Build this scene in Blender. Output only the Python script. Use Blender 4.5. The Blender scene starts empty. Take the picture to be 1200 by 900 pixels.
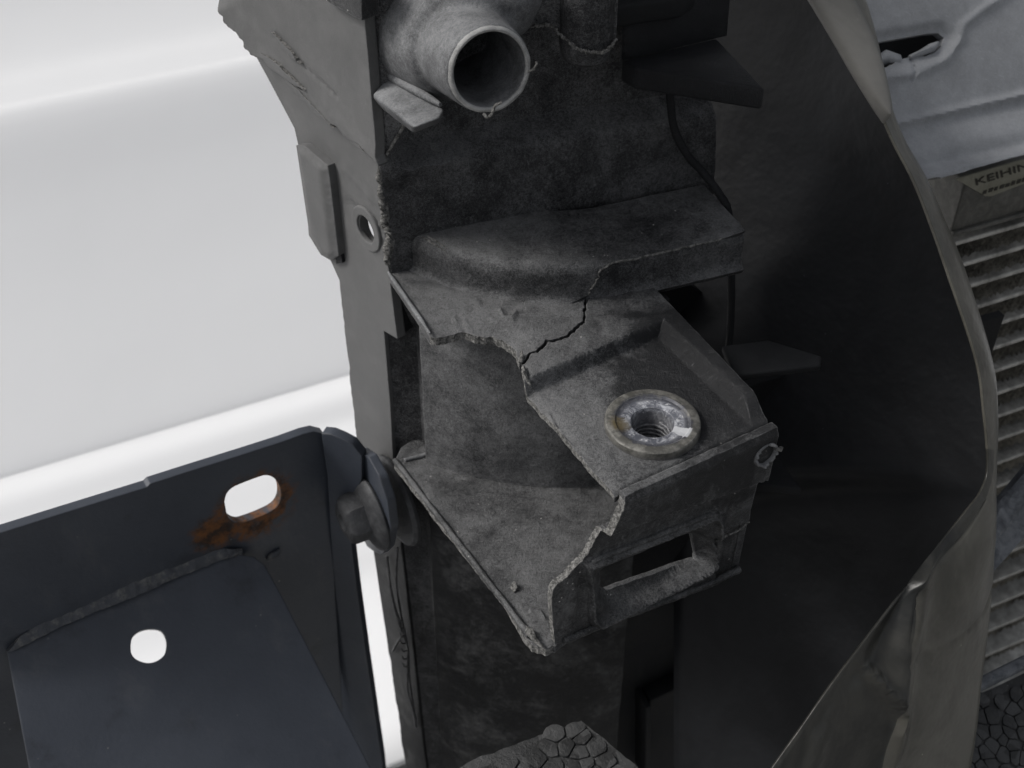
import bpy, bmesh, math, random
import numpy as np
from mathutils import Vector, Matrix
from mathutils.geometry import delaunay_2d_cdt
from mathutils import noise as mnoise

S = bpy.context.scene
COL = S.collection
rng = random.Random(7)

# ------------------------------------------------------------------ camera
FPX = 1400.0                                    # focal length in pixels of a 1200 px wide frame
PITCH = math.radians(41)
VX = Vector((1, 0, 0)); VF = Vector((0, math.cos(PITCH), -math.sin(PITCH))); VU = Vector((0, math.sin(PITCH), math.cos(PITCH)))
def ray(px, py): return VX*((px-600)/FPX) - VU*((py-450)/FPX) + VF
CAM = -0.30*ray(765, 492)                       # the metal insert of the lug is the origin
cam = bpy.data.cameras.new('camera'); camo = bpy.data.objects.new('camera', cam); COL.objects.link(camo)
camo.location = CAM; camo.rotation_euler = (math.radians(90)-PITCH, 0, 0)
cam.sensor_width = 36; cam.lens = FPX/1200*36; cam.clip_start = 0.01; cam.clip_end = 60
cam.dof.use_dof = True; cam.dof.focus_distance = 0.305; cam.dof.aperture_fstop = 30
S.camera = camo

# ------------------------------------------------------------------ sky, sun, exposure
SUN_DIR = Vector((-0.76, 0.02, 0.72)).normalized()
W = bpy.data.worlds.new('World'); S.world = W; W.use_nodes = True
nt = W.node_tree; bg = nt.nodes['Background']
sky = nt.nodes.new('ShaderNodeTexSky'); sky.sky_type = 'NISHITA'; sky.sun_disc = False
sky.sun_elevation = math.asin(SUN_DIR.z); sky.sun_rotation = math.atan2(SUN_DIR.x, SUN_DIR.y)
sky.air_density = 1.0; sky.dust_density = 4.0; sky.ozone_density = 1.0
hs = nt.nodes.new('ShaderNodeHueSaturation'); hs.inputs['Saturation'].default_value = 0.22
nt.links.new(sky.outputs[0], hs.inputs['Color']); nt.links.new(hs.outputs[0], bg.inputs[0])
bg.inputs[1].default_value = 0.085
sl = bpy.data.lights.new('sun', 'SUN'); sl.energy = 1.5; sl.angle = math.radians(16); sl.color = (1.0, 0.97, 0.93)
so = bpy.data.objects.new('sun', sl); COL.objects.link(so)
so.rotation_euler = (-SUN_DIR).to_track_quat('-Z', 'Y').to_euler()
S.view_settings.view_transform = 'Standard'; S.view_settings.look = 'None'
S.view_settings.exposure = 0.52; S.view_settings.gamma = 1.0; S.view_settings.use_curve_mapping = False

# ------------------------------------------------------------------ geometry helpers
def hz(px, py, z=0.0):
    r = ray(px, py); return CAM + r*((z-CAM.z)/r.z)
def pln(px, py, P0, n):
    r = ray(px, py); return CAM + r*((P0-CAM).dot(n)/r.dot(n))
def vpl(px, py, P0, d): return pln(px, py, P0, Vector((-d.y, d.x, 0)))
def dep(px, py, d): return CAM + ray(px, py)*d
def cylhit(px, py, c, R):
    r = ray(px, py); ox, oy = CAM.x-c[0], CAM.y-c[1]
    a = r.x*r.x+r.y*r.y; b = 2*(ox*r.x+oy*r.y); cc = ox*ox+oy*oy-R*R
    t = (-b-math.sqrt(max(0, b*b-4*a*cc)))/(2*a); return CAM + r*t
def sstep(a, b, x):
    t = np.clip((x-a)/(b-a), 0, 1); return t*t*(3-2*t)
def nz(p, s, o=0.0): return mnoise.noise(Vector((p[0]*s+o, p[1]*s+o*1.7, p[2]*s-o)))
def fbm(p, s, o=0.0): return nz(p, s, o)+.5*nz(p, s*2.1, o+3)+.25*nz(p, s*4.3, o+7)

def link(name, me, mats, parent=None, sharp=35):
    o = bpy.data.objects.new(name, me); COL.objects.link(o)
    for m in mats: me.materials.append(m)
    me.shade_smooth(); me.set_sharp_from_angle(angle=math.radians(sharp))
    if parent:
        o.parent = parent; o.matrix_parent_inverse = Matrix.Translation(-parent.location)
    return o
def thing(name, label, cat, loc=(0, 0, 0), group=None):
    o = bpy.data.objects.new(name, None); COL.objects.link(o); o.location = loc
    o.empty_display_size = .01
    o['label'] = label; o['category'] = cat
    if group: o['group'] = group
    return o
def mesh(name, vs, fs, mats, parent=None, sharp=35, midx=None):
    me = bpy.data.meshes.new(name); me.from_pydata([tuple(v) for v in vs], [], fs)
    bm = bmesh.new(); bm.from_mesh(me); bmesh.ops.recalc_face_normals(bm, faces=bm.faces); bm.to_mesh(me); bm.free()
    o = link(name, me, mats, parent, sharp)
    if midx is not None: me.polygons.foreach_set('material_index', midx)
    return o

def ragged(pts, step, closed=True, seed=1):
    """subdivide a polyline; a third number on a point roughens the stretch that starts there"""
    r = random.Random(seed); out = []; flg = []
    n = len(pts); m = n if closed else n-1
    for i in range(m):
        a = pts[i]; b = pts[(i+1) % n]; amp = a[2] if len(a) > 2 else 0
        L = math.hypot(b[0]-a[0], b[1]-a[1]); st = min(step, step*.55+.3) if amp else step
        k = max(1, int(round(L/st))); nx, ny = -(b[1]-a[1])/max(L, 1e-9), (b[0]-a[0])/max(L, 1e-9)
        ph = r.random()*50
        for j in range(k):
            t = j/k; x = a[0]+(b[0]-a[0])*t; y = a[1]+(b[1]-a[1])*t
            if amp:
                w = min(1, 4*t*(1-t)+.25*(j > 0))
                d = amp*w*(1.6*mnoise.noise(Vector((ph+t*L/(9*st), ph, 0)))+.9*mnoise.noise(Vector((ph, t*L/(2.6*st), 5)))+.25*(r.random()-.5))
                x += nx*d; y += ny*d
            out.append((x, y)); flg.append(amp > 0)
    if not closed: out.append(pts[-1][:2]); flg.append(False)
    return out, flg
def pip(P, poly):
    x, y = P[:, 0], P[:, 1]; ins = np.zeros(len(P), bool); q = np.array(poly); j = len(q)-1
    for i in range(len(q)):
        xi, yi = q[i]; xj, yj = q[j]
        if yi != yj:
            c = ((yi > y) != (yj > y)) & (x < (xj-xi)*(y-yi)/(yj-yi)+xi); ins ^= c
        j = i
    return ins
def segd(P, poly, closed=False):
    """distance of each point to a polyline"""
    d = np.full(len(P), 1e9); n = len(poly)
    for i in range(n if closed else n-1):
        a = np.array(poly[i][:2], float); b = np.array(poly[(i+1) % n][:2], float); ab = b-a
        t = np.clip(((P-a)@ab)/max(ab@ab, 1e-12), 0, 1)
        d = np.minimum(d, np.hypot(*(P-(a+t[:, None]*ab)).T))
    return d
def plate(name, outline, mapf, n, thick, mats, parent=None, step=5, holes=(), disp=None, seed=1, rough=0.0, rs=300, sharp=38, nf=None):
    """a moulded sheet: outline in a 2-D domain, mapped to space, front skin + back skin + edge faces"""
    loops = [ragged(outline, step, True, seed)] + [ragged(h, step, True, seed+9+i) for i, h in enumerate(holes)]
    allp = []; edges = []; flags = []
    for L, fl in loops:
        b = len(allp); k = len(L); allp += L; edges += [(b+i, b+(i+1) % k) for i in range(k)]; flags += fl
    nb = len(allp); q = np.array(allp)
    x0, y0 = q.min(0); x1, y1 = q.max(0)
    g = []
    yy = y0+step*.5; row = 0
    while yy < y1:
        xx = x0+step*(.5 if row % 2 else .0)
        while xx < x1:
            g.append((xx+(rng.random()-.5)*step*.3, yy+(rng.random()-.5)*step*.3)); xx += step
        yy += step*.87; row += 1
    g = np.array(g) if g else np.zeros((0, 2))
    if len(g):
        ok = pip(g, loops[0][0])
        for L, _ in loops[1:]: ok &= ~pip(g, L)
        g = g[ok]
        if len(g):
            d = np.full(len(g), 1e9)
            for L, _ in loops: d = np.minimum(d, segd(g, L, True))
            g = g[d > step*.45]
    sc = 1.0/max(x1-x0, y1-y0)
    P = [Vector(((p[0]-x0)*sc, (p[1]-y0)*sc)) for p in list(allp)+[tuple(v) for v in g]]
    r = delaunay_2d_cdt(P, edges, [], 0, 1e-7)
    V = np.array([(v.x/sc+x0, v.y/sc+y0) for v in r[0]]); F = [tuple(f) for f in r[2]]
    cen = np.array([V[list(f)].mean(0) for f in F]); ok = pip(cen, loops[0][0])
    for L, _ in loops[1:]: ok &= ~pip(cen, L)
    F = [f for f, k in zip(F, ok) if k]
    dd = disp(V) if disp is not None else np.zeros(len(V))
    fr = []; bk = []
    for (a, b), d in zip(V, dd):
        p = mapf(a, b); nn = nf(a, b) if nf else n
        if rough: d = d+rough*fbm(p, rs, seed)
        fr.append(p+nn*float(d)); bk.append(p+nn*(float(d)*.85-thick))
    # edge faces: boundary edges of the kept triangles
    cnt = {}
    for f in F:
        for i in range(3):
            e = (f[i], f[(i+1) % 3]); cnt[tuple(sorted(e))] = cnt.get(tuple(sorted(e)), 0)+1
    be = [(f[i], f[(i+1) % 3]) for f in F for i in range(3) if cnt[tuple(sorted((f[i], f[(i+1) % 3])))] == 1]
    orig = {}
    for i, lst in enumerate(r[3]):
        for k in lst:
            if k < nb: orig[i] = flags[k]
    N = len(fr); used = set(i for f in F for i in f)
    faces = list(F)+[tuple(i+N for i in reversed(f)) for f in F]; mi = [0]*len(faces)
    for a, b in be:
        faces.append((b, a, a+N, b+N)); mi.append(1 if (len(mats) > 1 and orig.get(a, False) and orig.get(b, orig.get(a, False))) else 0)
    me = bpy.data.meshes.new(name); me.from_pydata([tuple(v) for v in fr+bk], [], faces)
    me.polygons.foreach_set('material_index', mi)
    bm = bmesh.new(); bm.from_mesh(me)
    bmesh.ops.delete(bm, geom=[v for v in bm.verts if not v.link_faces], context='VERTS')
    bmesh.ops.recalc_face_normals(bm, faces=bm.faces); bm.to_mesh(me); bm.free()
    return link(name, me, mats, parent, sharp)
def tube(name, pts, rad, mats, parent=None, seg=8, wob=0.0, seed=0, flat=1.0):
    pts = [Vector(p) for p in pts]; r = random.Random(seed); vs = []; fs = []; N = len(pts)
    rads = rad if isinstance(rad, (list, tuple)) else [rad]*N
    for i, p in enumerate(pts):
        t = (pts[min(i+1, N-1)]-pts[max(i-1, 0)]).normalized()
        u = t.cross(Vector((0.13, 0.31, 1))).normalized(); v = t.cross(u)
        for k in range(seg):
            a = 2*math.pi*k/seg; q = rads[i]*(1+wob*(r.random()-.5))
            vs.append(p+u*math.cos(a)*q+v*math.sin(a)*q*flat)
    for i in range(N-1):
        for k in range(seg): fs.append((i*seg+k, i*seg+(k+1) % seg, (i+1)*seg+(k+1) % seg, (i+1)*seg+k))
    fs.append(tuple(range(seg))); fs.append(tuple(range((N-1)*seg, N*seg)))
    return mesh(name, vs, fs, mats, parent, 60)
def smooth_line(pts, n):
    """Catmull-Rom through points"""
    P = [np.array(p, float) for p in pts]; P = [2*P[0]-P[1]]+P+[2*P[-1]-P[-2]]; out = []
    m = len(P)-3
    for k in range(n+1):
        s = min(k/n*m, m-1e-9); i = int(s); t = s-i; a, b, c, d = P[i:i+4]
        out.append(.5*((2*b)+(-a+c)*t+(2*a-5*b+4*c-d)*t*t+(-a+3*b-3*c+d)*t**3))
    return out
def lathe(name, prof, o, axis, mats, parent=None, seg=48, jit=None, sharp=40, closed=False):
    axis = Vector(axis).normalized(); u = axis.cross(Vector((0.2, 0.9, 0.31))).normalized(); v = axis.cross(u)
    vs = []; fs = []; M = len(prof)
    for k in range(seg):
        a = 2*math.pi*k/seg; d = u*math.cos(a)+v*math.sin(a)
        for i, (r, h) in enumerate(prof):
            dr, dh = jit(i, a) if jit else (0, 0)
            vs.append(Vector(o)+d*(r+dr)+axis*(h+dh))
    for k in range(seg):
        k2 = (k+1) % seg
        for i in range(M if closed else M-1):
            j = (i+1) % M; fs.append((k*M+i, k2*M+i, k2*M+j, k*M+j))
    if not closed:
        if prof[0][0] > 1e-6: fs.append(tuple(k*M for k in range(seg)))
        if prof[-1][0] > 1e-6: fs.append(tuple(k*M+M-1 for k in range(seg)))
    me = bpy.data.meshes.new(name); me.from_pydata([tuple(q) for q in vs], [], fs)
    bm = bmesh.new(); bm.from_mesh(me); bmesh.ops.remove_doubles(bm, verts=bm.verts, dist=1e-7)
    bmesh.ops.recalc_face_normals(bm, faces=bm.faces); bm.to_mesh(me); bm.free()
    return link(name, me, mats, parent, sharp)
def prism(name, ring, off, mats, parent=None, bev=0.0):
    """solid between a ring of points and the same ring moved by off"""
    n = len(ring); off = Vector(off); vs = [Vector(p) for p in ring]+[Vector(p)+off for p in ring]
    fs = [tuple(range(n)), tuple(range(n, 2*n))]+[(i, (i+1) % n, n+(i+1) % n, n+i) for i in range(n)]
    me = bpy.data.meshes.new(name); me.from_pydata([tuple(v) for v in vs], [], fs)
    bm = bmesh.new(); bm.from_mesh(me); bmesh.ops.recalc_face_normals(bm, faces=bm.faces)
    if bev: bmesh.ops.bevel(bm, geom=list(bm.edges), offset=bev, segments=3, profile=.5, affect='EDGES', clamp_overlap=True)
    bm.to_mesh(me); bm.free()
    return link(name, me, mats, parent, 30)

# ------------------------------------------------------------------ materials
class N:
    def __init__(s, name):
        s.m = bpy.data.materials.new(name); s.m.use_nodes = True; s.t = s.m.node_tree; s.b = s.t.nodes['Principled BSDF']
        s.co = s.new('ShaderNodeTexCoord').outputs['Object']
    def new(s, ty, **kw):
        n = s.t.nodes.new(ty)
        for k, v in kw.items(): setattr(n, k, v)
        return n
    def put(s, sock, v):
        if isinstance(v, bpy.types.NodeSocket): s.t.links.new(v, sock)
        elif isinstance(v, (tuple, list)) and len(v) == 3 and sock.type == 'RGBA': sock.default_value = (*v, 1)
        else: sock.default_value = v
    def noise(s, scale, detail=4, rough=.6, vec=None, dist=0.0):
        n = s.new('ShaderNodeTexNoise'); s.put(n.inputs['Scale'], scale); n.inputs['Detail'].default_value = detail
        n.inputs['Roughness'].default_value = rough; n.inputs['Distortion'].default_value = dist
        s.put(n.inputs['Vector'], vec or s.co); return n.outputs['Fac']
    def voro(s, scale, feature='F1', vec=None, out='Distance', rnd=1.0):
        n = s.new('ShaderNodeTexVoronoi', feature=feature); s.put(n.inputs['Scale'], scale); s.put(n.inputs['Vector'], vec or s.co)
        n.inputs['Randomness'].default_value = rnd
        return n.outputs[out]
    def stretch(s, sc, rot=(0, 0, 0)):
        n = s.new('ShaderNodeMapping'); s.put(n.inputs['Vector'], s.co); n.inputs['Scale'].default_value = sc; n.inputs['Rotation'].default_value = rot
        return n.outputs[0]
    def math(s, op, a, b=0.0, c=None, clamp=False):
        n = s.new('ShaderNodeMath', operation=op, use_clamp=clamp); s.put(n.inputs[0], a); s.put(n.inputs[1], b)
        if c is not None: s.put(n.inputs[2], c)
        return n.outputs[0]
    def ramp(s, f, a, b, lo=0.0, hi=1.0, smooth=True):
        n = s.new('ShaderNodeMapRange'); n.interpolation_type = 'SMOOTHSTEP' if smooth else 'LINEAR'
        for i, v in zip(('Value', 'From Min', 'From Max', 'To Min', 'To Max'), (f, a, b, lo, hi)): s.put(n.inputs[i], v)
        return n.outputs[0]
    def mix(s, f, a, b):
        n = s.new('ShaderNodeMix', data_type='RGBA'); s.put(n.inputs[0], f); s.put(n.inputs[6], a); s.put(n.inputs[7], b); return n.outputs[2]
    def up(s):
        g = s.new('ShaderNodeNewGeometry'); x = s.new('ShaderNodeSeparateXYZ'); s.t.links.new(g.outputs['Normal'], x.inputs[0]); return x.outputs[2]
    def wear(s, rad):
        b = s.new('ShaderNodeBevel', samples=4); b.inputs['Radius'].default_value = rad
        g = s.new('ShaderNodeNewGeometry'); d = s.new('ShaderNodeVectorMath', operation='DOT_PRODUCT')
        s.t.links.new(b.outputs[0], d.inputs[0]); s.t.links.new(g.outputs['Normal'], d.inputs[1])
        return s.math('SUBTRACT', 1.0, d.outputs['Value']), b.outputs[0]
    def bump(s, h, strength, dist, normal=None):
        n = s.new('ShaderNodeBump'); s.put(n.inputs['Height'], h); n.inputs['Strength'].default_value = strength; n.inputs['Distance'].default_value = dist
        if normal is not None: s.t.links.new(normal, n.inputs['Normal'])
        return n.outputs[0]
    def fin(s, col, rough, normal=None, metal=0.0, spec=.5):
        s.put(s.b.inputs['Base Color'], col); s.put(s.b.inputs['Roughness'], rough); s.put(s.b.inputs['Metallic'], metal)
        s.put(s.b.inputs['Specular IOR Level'], spec)
        if normal is not None: s.t.links.new(normal, s.b.inputs['Normal'])
        return s.m

def plastic(name, dark, dust, amount, speck=0.0, grain=1.0, wearamt=.5, spec=.35, rough=.62, upgain=.25, brad=.0007, masks=(), contrast=1.0):
    """weathered moulded plastic: black polymer under mottled dust, scuffs, edge wear"""
    s = N(name)
    big = s.noise(55, 5, .62, dist=.6); mid = s.noise(330, 5, .7, dist=.4); fine = s.noise(1350, 4, .8); vf = s.noise(4200, 2, .6)
    f = s.math('MULTIPLY_ADD', s.math('SUBTRACT', big, .5), 1.6*contrast, amount)
    f = s.math('MULTIPLY_ADD', s.math('SUBTRACT', mid, .5), 1.0*contrast, f)
    f = s.math('MULTIPLY_ADD', s.up(), upgain, f)
    for c, rad, dl in masks:                                        # darker or extra dusty patches
        d = s.new('ShaderNodeVectorMath', operation='DISTANCE'); s.put(d.inputs[0], s.co); d.inputs[1].default_value = c
        w = s.math('MULTIPLY_ADD', s.math('SUBTRACT', big, .5), rad*1.2, d.outputs['Value'])
        f = s.math('ADD', f, s.ramp(w, rad, rad*.25, 0, dl))
    f = s.math('MULTIPLY_ADD', s.math('SUBTRACT', fine, .5), 1.9*grain, f)
    f = s.math('MULTIPLY_ADD', s.math('SUBTRACT', vf, .5), 1.7*grain, f)
    f = s.ramp(f, -.25, 1.25)
    scr = s.noise(120, 3, .7, s.stretch((1, 14, 3), (.4, .9, .5)))
    f = s.math('ADD', f, s.ramp(scr, .60, .74, 0, .34), clamp=True)
    tone = s.mix(s.noise(110, 4, .65), tuple(c*.8 for c in dust), tuple(c*1.25 for c in dust))
    col = s.mix(f, dark, tone)
    w, bn = s.wear(brad)
    wf = s.math('MULTIPLY', s.ramp(w, .02, .25), s.ramp(s.noise(500, 3, .7), .38, .66, .15, 1))
    col = s.mix(s.math('MULTIPLY', wf, wearamt), col, tuple(min(.5, c*1.9) for c in dust))
    if speck:
        v = s.voro(430); sp = s.math('MULTIPLY', s.ramp(v, .13, .07), s.ramp(s.noise(70, 2, .5), .56, .66))
        col = s.mix(s.math('MULTIPLY', sp, speck), col, (.45, .44, .42))
    h = s.math('ADD', s.math('MULTIPLY', fine, 1.0), s.math('MULTIPLY', vf, .6))
    h = s.math('ADD', h, s.math('MULTIPLY', mid, .9))
    nn = s.bump(h, .75*grain, .0005, bn)
    rg = s.math('ADD', rough, s.math('MULTIPLY', f, .25), clamp=True)
    return s.fin(col, rg, nn, 0, spec)

M_top = plastic('dusty_black_plastic', (.013, .0135, .015), (.155, .156, .159), .14, speck=.9, upgain=.38, rough=.42, spec=.3, wearamt=.8, masks=((tuple(hz(855, 450)), .036, -1.0), (tuple(hz(785, 400)), .022, -.7), (tuple(hz(590, 330, .005)), .048, .28), (tuple(hz(650, 480)), .022, .25), (tuple(hz(700, 290, .011)), .040, -.3)))
M_wall = plastic('mottled_black_plastic', (.012, .0125, .014), (.135, .136, .14), .28, wearamt=.5, rough=.48, spec=.2, upgain=.3)
M_front = plastic('speckled_front_plastic', (.015, .0155, .017), (.17, .171, .176), .42, wearamt=.6, grain=1.2, upgain=.2)
M_barrel = plastic('scuffed_black_plastic', (.013, .0135, .015), (.20, .201, .205), .44, wearamt=.3, grain=.7, spec=.2, upgain=.1, contrast=.8, rough=.5)
M_low = plastic('shade_black_swirled_plastic', (.0075, .008, .009), (.070, .071, .072), .02, wearamt=.2, spec=.25, upgain=.1, grain=.5, contrast=2.0)
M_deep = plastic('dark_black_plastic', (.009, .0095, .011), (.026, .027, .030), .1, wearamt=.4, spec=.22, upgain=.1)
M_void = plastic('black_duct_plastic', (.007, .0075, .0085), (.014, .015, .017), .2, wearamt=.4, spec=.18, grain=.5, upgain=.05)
M_side = plastic('sun_bleached_plastic', (.068, .069, .070), (.114, .114, .115), .55, grain=.3, wearamt=.35, rough=.5, upgain=.1)
M_pipe = plastic('chalky_grey_plastic', (.036, .037, .040), (.225, .23, .237), .36, grain=.6, wearamt=.8, brad=.0009, upgain=.3)
M_lip = plastic('abraded_rim_plastic', (.16, .16, .16), (.36, .36, .355), .5, grain=.6, wearamt=.6)
M_beam = plastic('chalky_beam_plastic', (.15, .156, .163), (.32, .33, .348), .48, grain=.35, wearamt=.6, rough=.45, contrast=.6)

def mat_fracture():
    s = N('torn_plastic_edge'); n = s.noise(900, 4, .75); n2 = s.noise(3000, 2, .6)
    col = s.mix(s.ramp(n, .35, .7), (.06, .06, .058), (.29, .285, .275))
    return s.fin(col, .85, s.bump(s.math('ADD', n, n2), .9, .0008), 0, .2)
M_frac = mat_fracture()
def mat_navy():
    s = N('navy_coated_steel'); n = s.noise(700, 3, .6); b = s.noise(25, 4, .6)
    col = s.mix(s.ramp(b, .3, .7), (.037, .043, .056), (.050, .057, .072))
    scr = s.ramp(s.noise(60, 5, .75, s.stretch((1, 1, .4))), .52, .72, 0, .34); col = s.mix(scr, col, (.085, .088, .094)); col = s.mix(s.ramp(s.noise(38, 5, .7), .55, .7, 0, .5), col, (.018, .02, .025))
    dots = s.math('MULTIPLY', s.ramp(s.voro(210), .10, .05), s.ramp(s.noise(40, 2), .55, .65)); col = s.mix(dots, col, (.2, .2, .19))
    # rust bleeding from the slotted hole: distance to the slot in the plate
    c = s.new('ShaderNodeCombineXYZ'); d = s.new('ShaderNodeVectorMath', operation='DISTANCE'); s.put(d.inputs[0], s.co); d.inputs[1].default_value = RUST
    d2 = s.new('ShaderNodeVectorMath', operation='DISTANCE'); s.put(d2.inputs[0], s.co); d2.inputs[1].default_value = RUST2
    wob = s.math('MULTIPLY', s.math('SUBTRACT', s.noise(330, 5, .75), .5), .011)
    r1 = s.ramp(s.math('ADD', d.outputs['Value'], wob), .0165, .0115); r2 = s.ramp(s.math('ADD', d2.outputs['Value'], wob), .0095, .0045)
    rp = s.ramp(s.noise(110, 5, .7, dist=1.0), .34, .58)
    rf = s.math('MAXIMUM', s.math('MULTIPLY', r1, rp), r2)
    rust = s.mix(s.ramp(s.noise(180, 4, .65), .36, .62), (.030, .016, .008), (.17, .064, .014))
    col = s.mix(s.math('MULTIPLY', rf, .9), col, rust)
    w, bn = s.wear(.0008); col = s.mix(s.math('MULTIPLY', s.ramp(w, .03, .3), .35), col, (.12, .12, .125))
    rg = s.math('ADD', .42, s.math('MULTIPLY', rf, .4))
    return s.fin(col, rg, s.bump(n, .25, .0004, bn), 0, .45)
def mat_weld():
    s = N('weld_metal_painted'); n = s.noise(300, 4, .7)
    col = s.mix(s.ramp(n, .45, .75), (.045, .049, .058), (.14, .137, .128)); return s.fin(col, .5, s.bump(n, .6, .0008), 0, .5)
M_weld = mat_weld()
def mat_bolt():
    s = N('bolt_dusty_steel'); n = s.noise(400, 5, .7); w, bn = s.wear(.0006)
    col = s.mix(s.ramp(n, .35, .75), (.035, .036, .039), (.072, .074, .078)); col = s.mix(s.math('MULTIPLY', s.ramp(w, .03, .3), .7), col, (.19, .19, .19))
    return s.fin(col, .6, s.bump(s.noise(1200, 3), .5, .0004, bn), .25, .4)
M_bolt = mat_bolt()
def mat_insert():
    s = N('oxidised_zinc'); x = s.new('ShaderNodeSeparateXYZ'); off = s.new('ShaderNodeVectorMath', operation='SUBTRACT')
    s.put(off.inputs[0], s.co); off.inputs[1].default_value = INS; s.t.links.new(off.outputs[0], x.inputs[0])
    r = s.math('SQRT', s.math('ADD', s.math('POWER', x.outputs[0], 2), s.math('POWER', x.outputs[1], 2)))
    n = s.noise(380, 6, .75, dist=.8); n2 = s.noise(900, 4, .7)
    rw = s.math('ADD', r, s.math('MULTIPLY', s.math('SUBTRACT', n, .5), .0045))
    rim = s.mix(s.ramp(s.noise(250, 5, .7), .4, .65), (.075, .073, .066), (.185, .18, .165))
    inn = s.mix(s.ramp(n, .42, .66), (.10, .105, .125), (.46, .47, .50)); inn = s.mix(s.ramp(n2, .58, .68), inn, (.62, .62, .63))
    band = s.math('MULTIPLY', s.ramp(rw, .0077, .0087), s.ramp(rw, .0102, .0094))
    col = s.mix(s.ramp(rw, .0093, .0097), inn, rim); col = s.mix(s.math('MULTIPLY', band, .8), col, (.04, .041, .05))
    ang = s.math('ARCTAN2', x.outputs[1], x.outputs[0])
    aw = s.math('ADD', ang, s.math('MULTIPLY', s.math('SUBTRACT', n2, .5), .25))
    sect = s.math('MULTIPLY', s.ramp(aw, -.70, -.66), s.ramp(aw, -.28, -.32))
    sect = s.math('MULTIPLY', sect, s.math('MULTIPLY', s.ramp(r, .0050, .0054), s.ramp(r, .0104, .0100)))
    col = s.mix(s.math('MULTIPLY', sect, .85), col, (.55, .56, .58))
    bd = s.new('ShaderNodeVectorMath', operation='DISTANCE'); s.put(bd.inputs[0], off.outputs[0]); bd.inputs[1].default_value = (-.0082, -.0012, 0)
    br = s.ramp(s.math('ADD', bd.outputs['Value'], s.math('MULTIPLY', n, .004)), .0055, .0035); col = s.mix(s.math('MULTIPLY', br, .8), col, (.10, .075, .03))
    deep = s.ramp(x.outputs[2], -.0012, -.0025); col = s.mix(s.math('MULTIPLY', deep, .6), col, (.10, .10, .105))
    w, bn = s.wear(.0003); col = s.mix(s.math('MULTIPLY', s.ramp(w, .03, .3), .55), col, (.5, .49, .46))
    return s.fin(col, .5, s.bump(s.math('ADD', n, s.math('MULTIPLY', n2, .5)), .5, .0004, bn), .25, .5)
INS = hz(765, 492, -.0018)
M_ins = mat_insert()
def mat_flap(name, a, b, rough, spec=.35):
    s = N(name); n = s.noise(30, 5, .65, dist=1.0); st = s.noise(18, 4, .6, s.stretch((1, 1, .25)))
    col = s.mix(s.ramp(n, .32, .68), a, b); col = s.mix(s.ramp(s.noise(160, 5, .7, s.stretch((1, 1, .3))), .6, .75, 0, .3), col, tuple(min(1, c*1.7) for c in b))
    dots = s.math('MULTIPLY', s.ramp(s.voro(230), .07, .04), s.ramp(s.noise(55, 2), .57, .66)); col = s.mix(dots, col, tuple(min(1, c*3.5) for c in b))
    return s.fin(col, s.math('ADD', rough, s.math('MULTIPLY', st, .25)), s.bump(s.math('ADD', s.noise(70, 3), s.math('MULTIPLY', s.noise(900, 2), .05)), .35, .002), 0, spec)
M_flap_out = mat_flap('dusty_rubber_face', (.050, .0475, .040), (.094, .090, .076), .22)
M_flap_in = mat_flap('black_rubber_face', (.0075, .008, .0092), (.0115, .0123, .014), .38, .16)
M_seal = mat_flap('pale_grey_rubber', (.115, .113, .106), (.16, .157, .148), .45)
M_flap_mid = mat_flap('dark_reflection_rubber', (.012, .0125, .012), (.040, .039, .034), .2)  # dark reflection between crease and free edge is put into this colour
def mat_white():
    s = N('white_car_paint'); n = s.noise(6, 3); s.b.inputs['Coat Weight'].default_value = .4; s.b.inputs['Coat Roughness'].default_value = .12
    dirt = s.ramp(s.noise(9, 5, .7), .62, .8, 0, .12)
    return s.fin(s.mix(dirt, (.74, .745, .755), (.64, .635, .61)), .35, s.bump(n, .1, .01), 0, .4)
M_white = mat_white()
def mat_foam():
    s = N('bead_foam'); c = s.voro(230, 'F1', out='Color'); x = s.new('ShaderNodeSeparateXYZ'); s.t.links.new(c, x.inputs[0])
    n = s.noise(900, 4, .7); f = s.math('ADD', s.math('MULTIPLY', x.outputs[0], .5), s.math('MULTIPLY', s.noise(120, 5, .7), .7))
    col = s.mix(s.ramp(f, .35, .85), (.013, .0135, .014), (.045, .046, .047)); col = s.mix(s.ramp(s.noise(1600, 2), .70, .78), col, (.16, .16, .16))
    return s.fin(col, .55, s.bump(n, .8, .0005), 0, .5)
M_foam = mat_foam()
def mat_alu(name, a, b, metal=.4, rough=.55, sc=220):
    s = N(name); n = s.noise(sc, 5, .75, dist=.5); n2 = s.noise(35, 4, .65)
    col = s.mix(s.ramp(s.math('ADD', s.math('MULTIPLY', n, .6), s.math('MULTIPLY', n2, .5)), .4, .72), a, b)
    return s.fin(col, rough, s.bump(n, .5, .0006), metal, .4)
M_tube = mat_alu('dirty_aluminium_tube', (.22, .215, .20), (.52, .51, .48))
M_fin = mat_alu('dirty_aluminium_fin', (.022, .021, .019), (.40, .38, .33), .2, .8, 620)
M_head = mat_alu('grimy_aluminium_header', (.05, .049, .044), (.12, .117, .107), .2)
M_strap = mat_alu('dusty_grey_strap', (.055, .06, .07), (.19, .20, .215), .1, .6)
M_lab = mat_alu('grimy_label', (.15, .145, .11), (.22, .215, .175), 0, .6)
def flat(name, c, r=.6):
    s = N(name); n = s.noise(300, 3); return s.fin(s.mix(n, tuple(k*.8 for k in c), tuple(k*1.2 for k in c)), r, None, 0, .3)
M_ink = flat('label_ink', (.018, .016, .012))
M_ground = None
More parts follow.
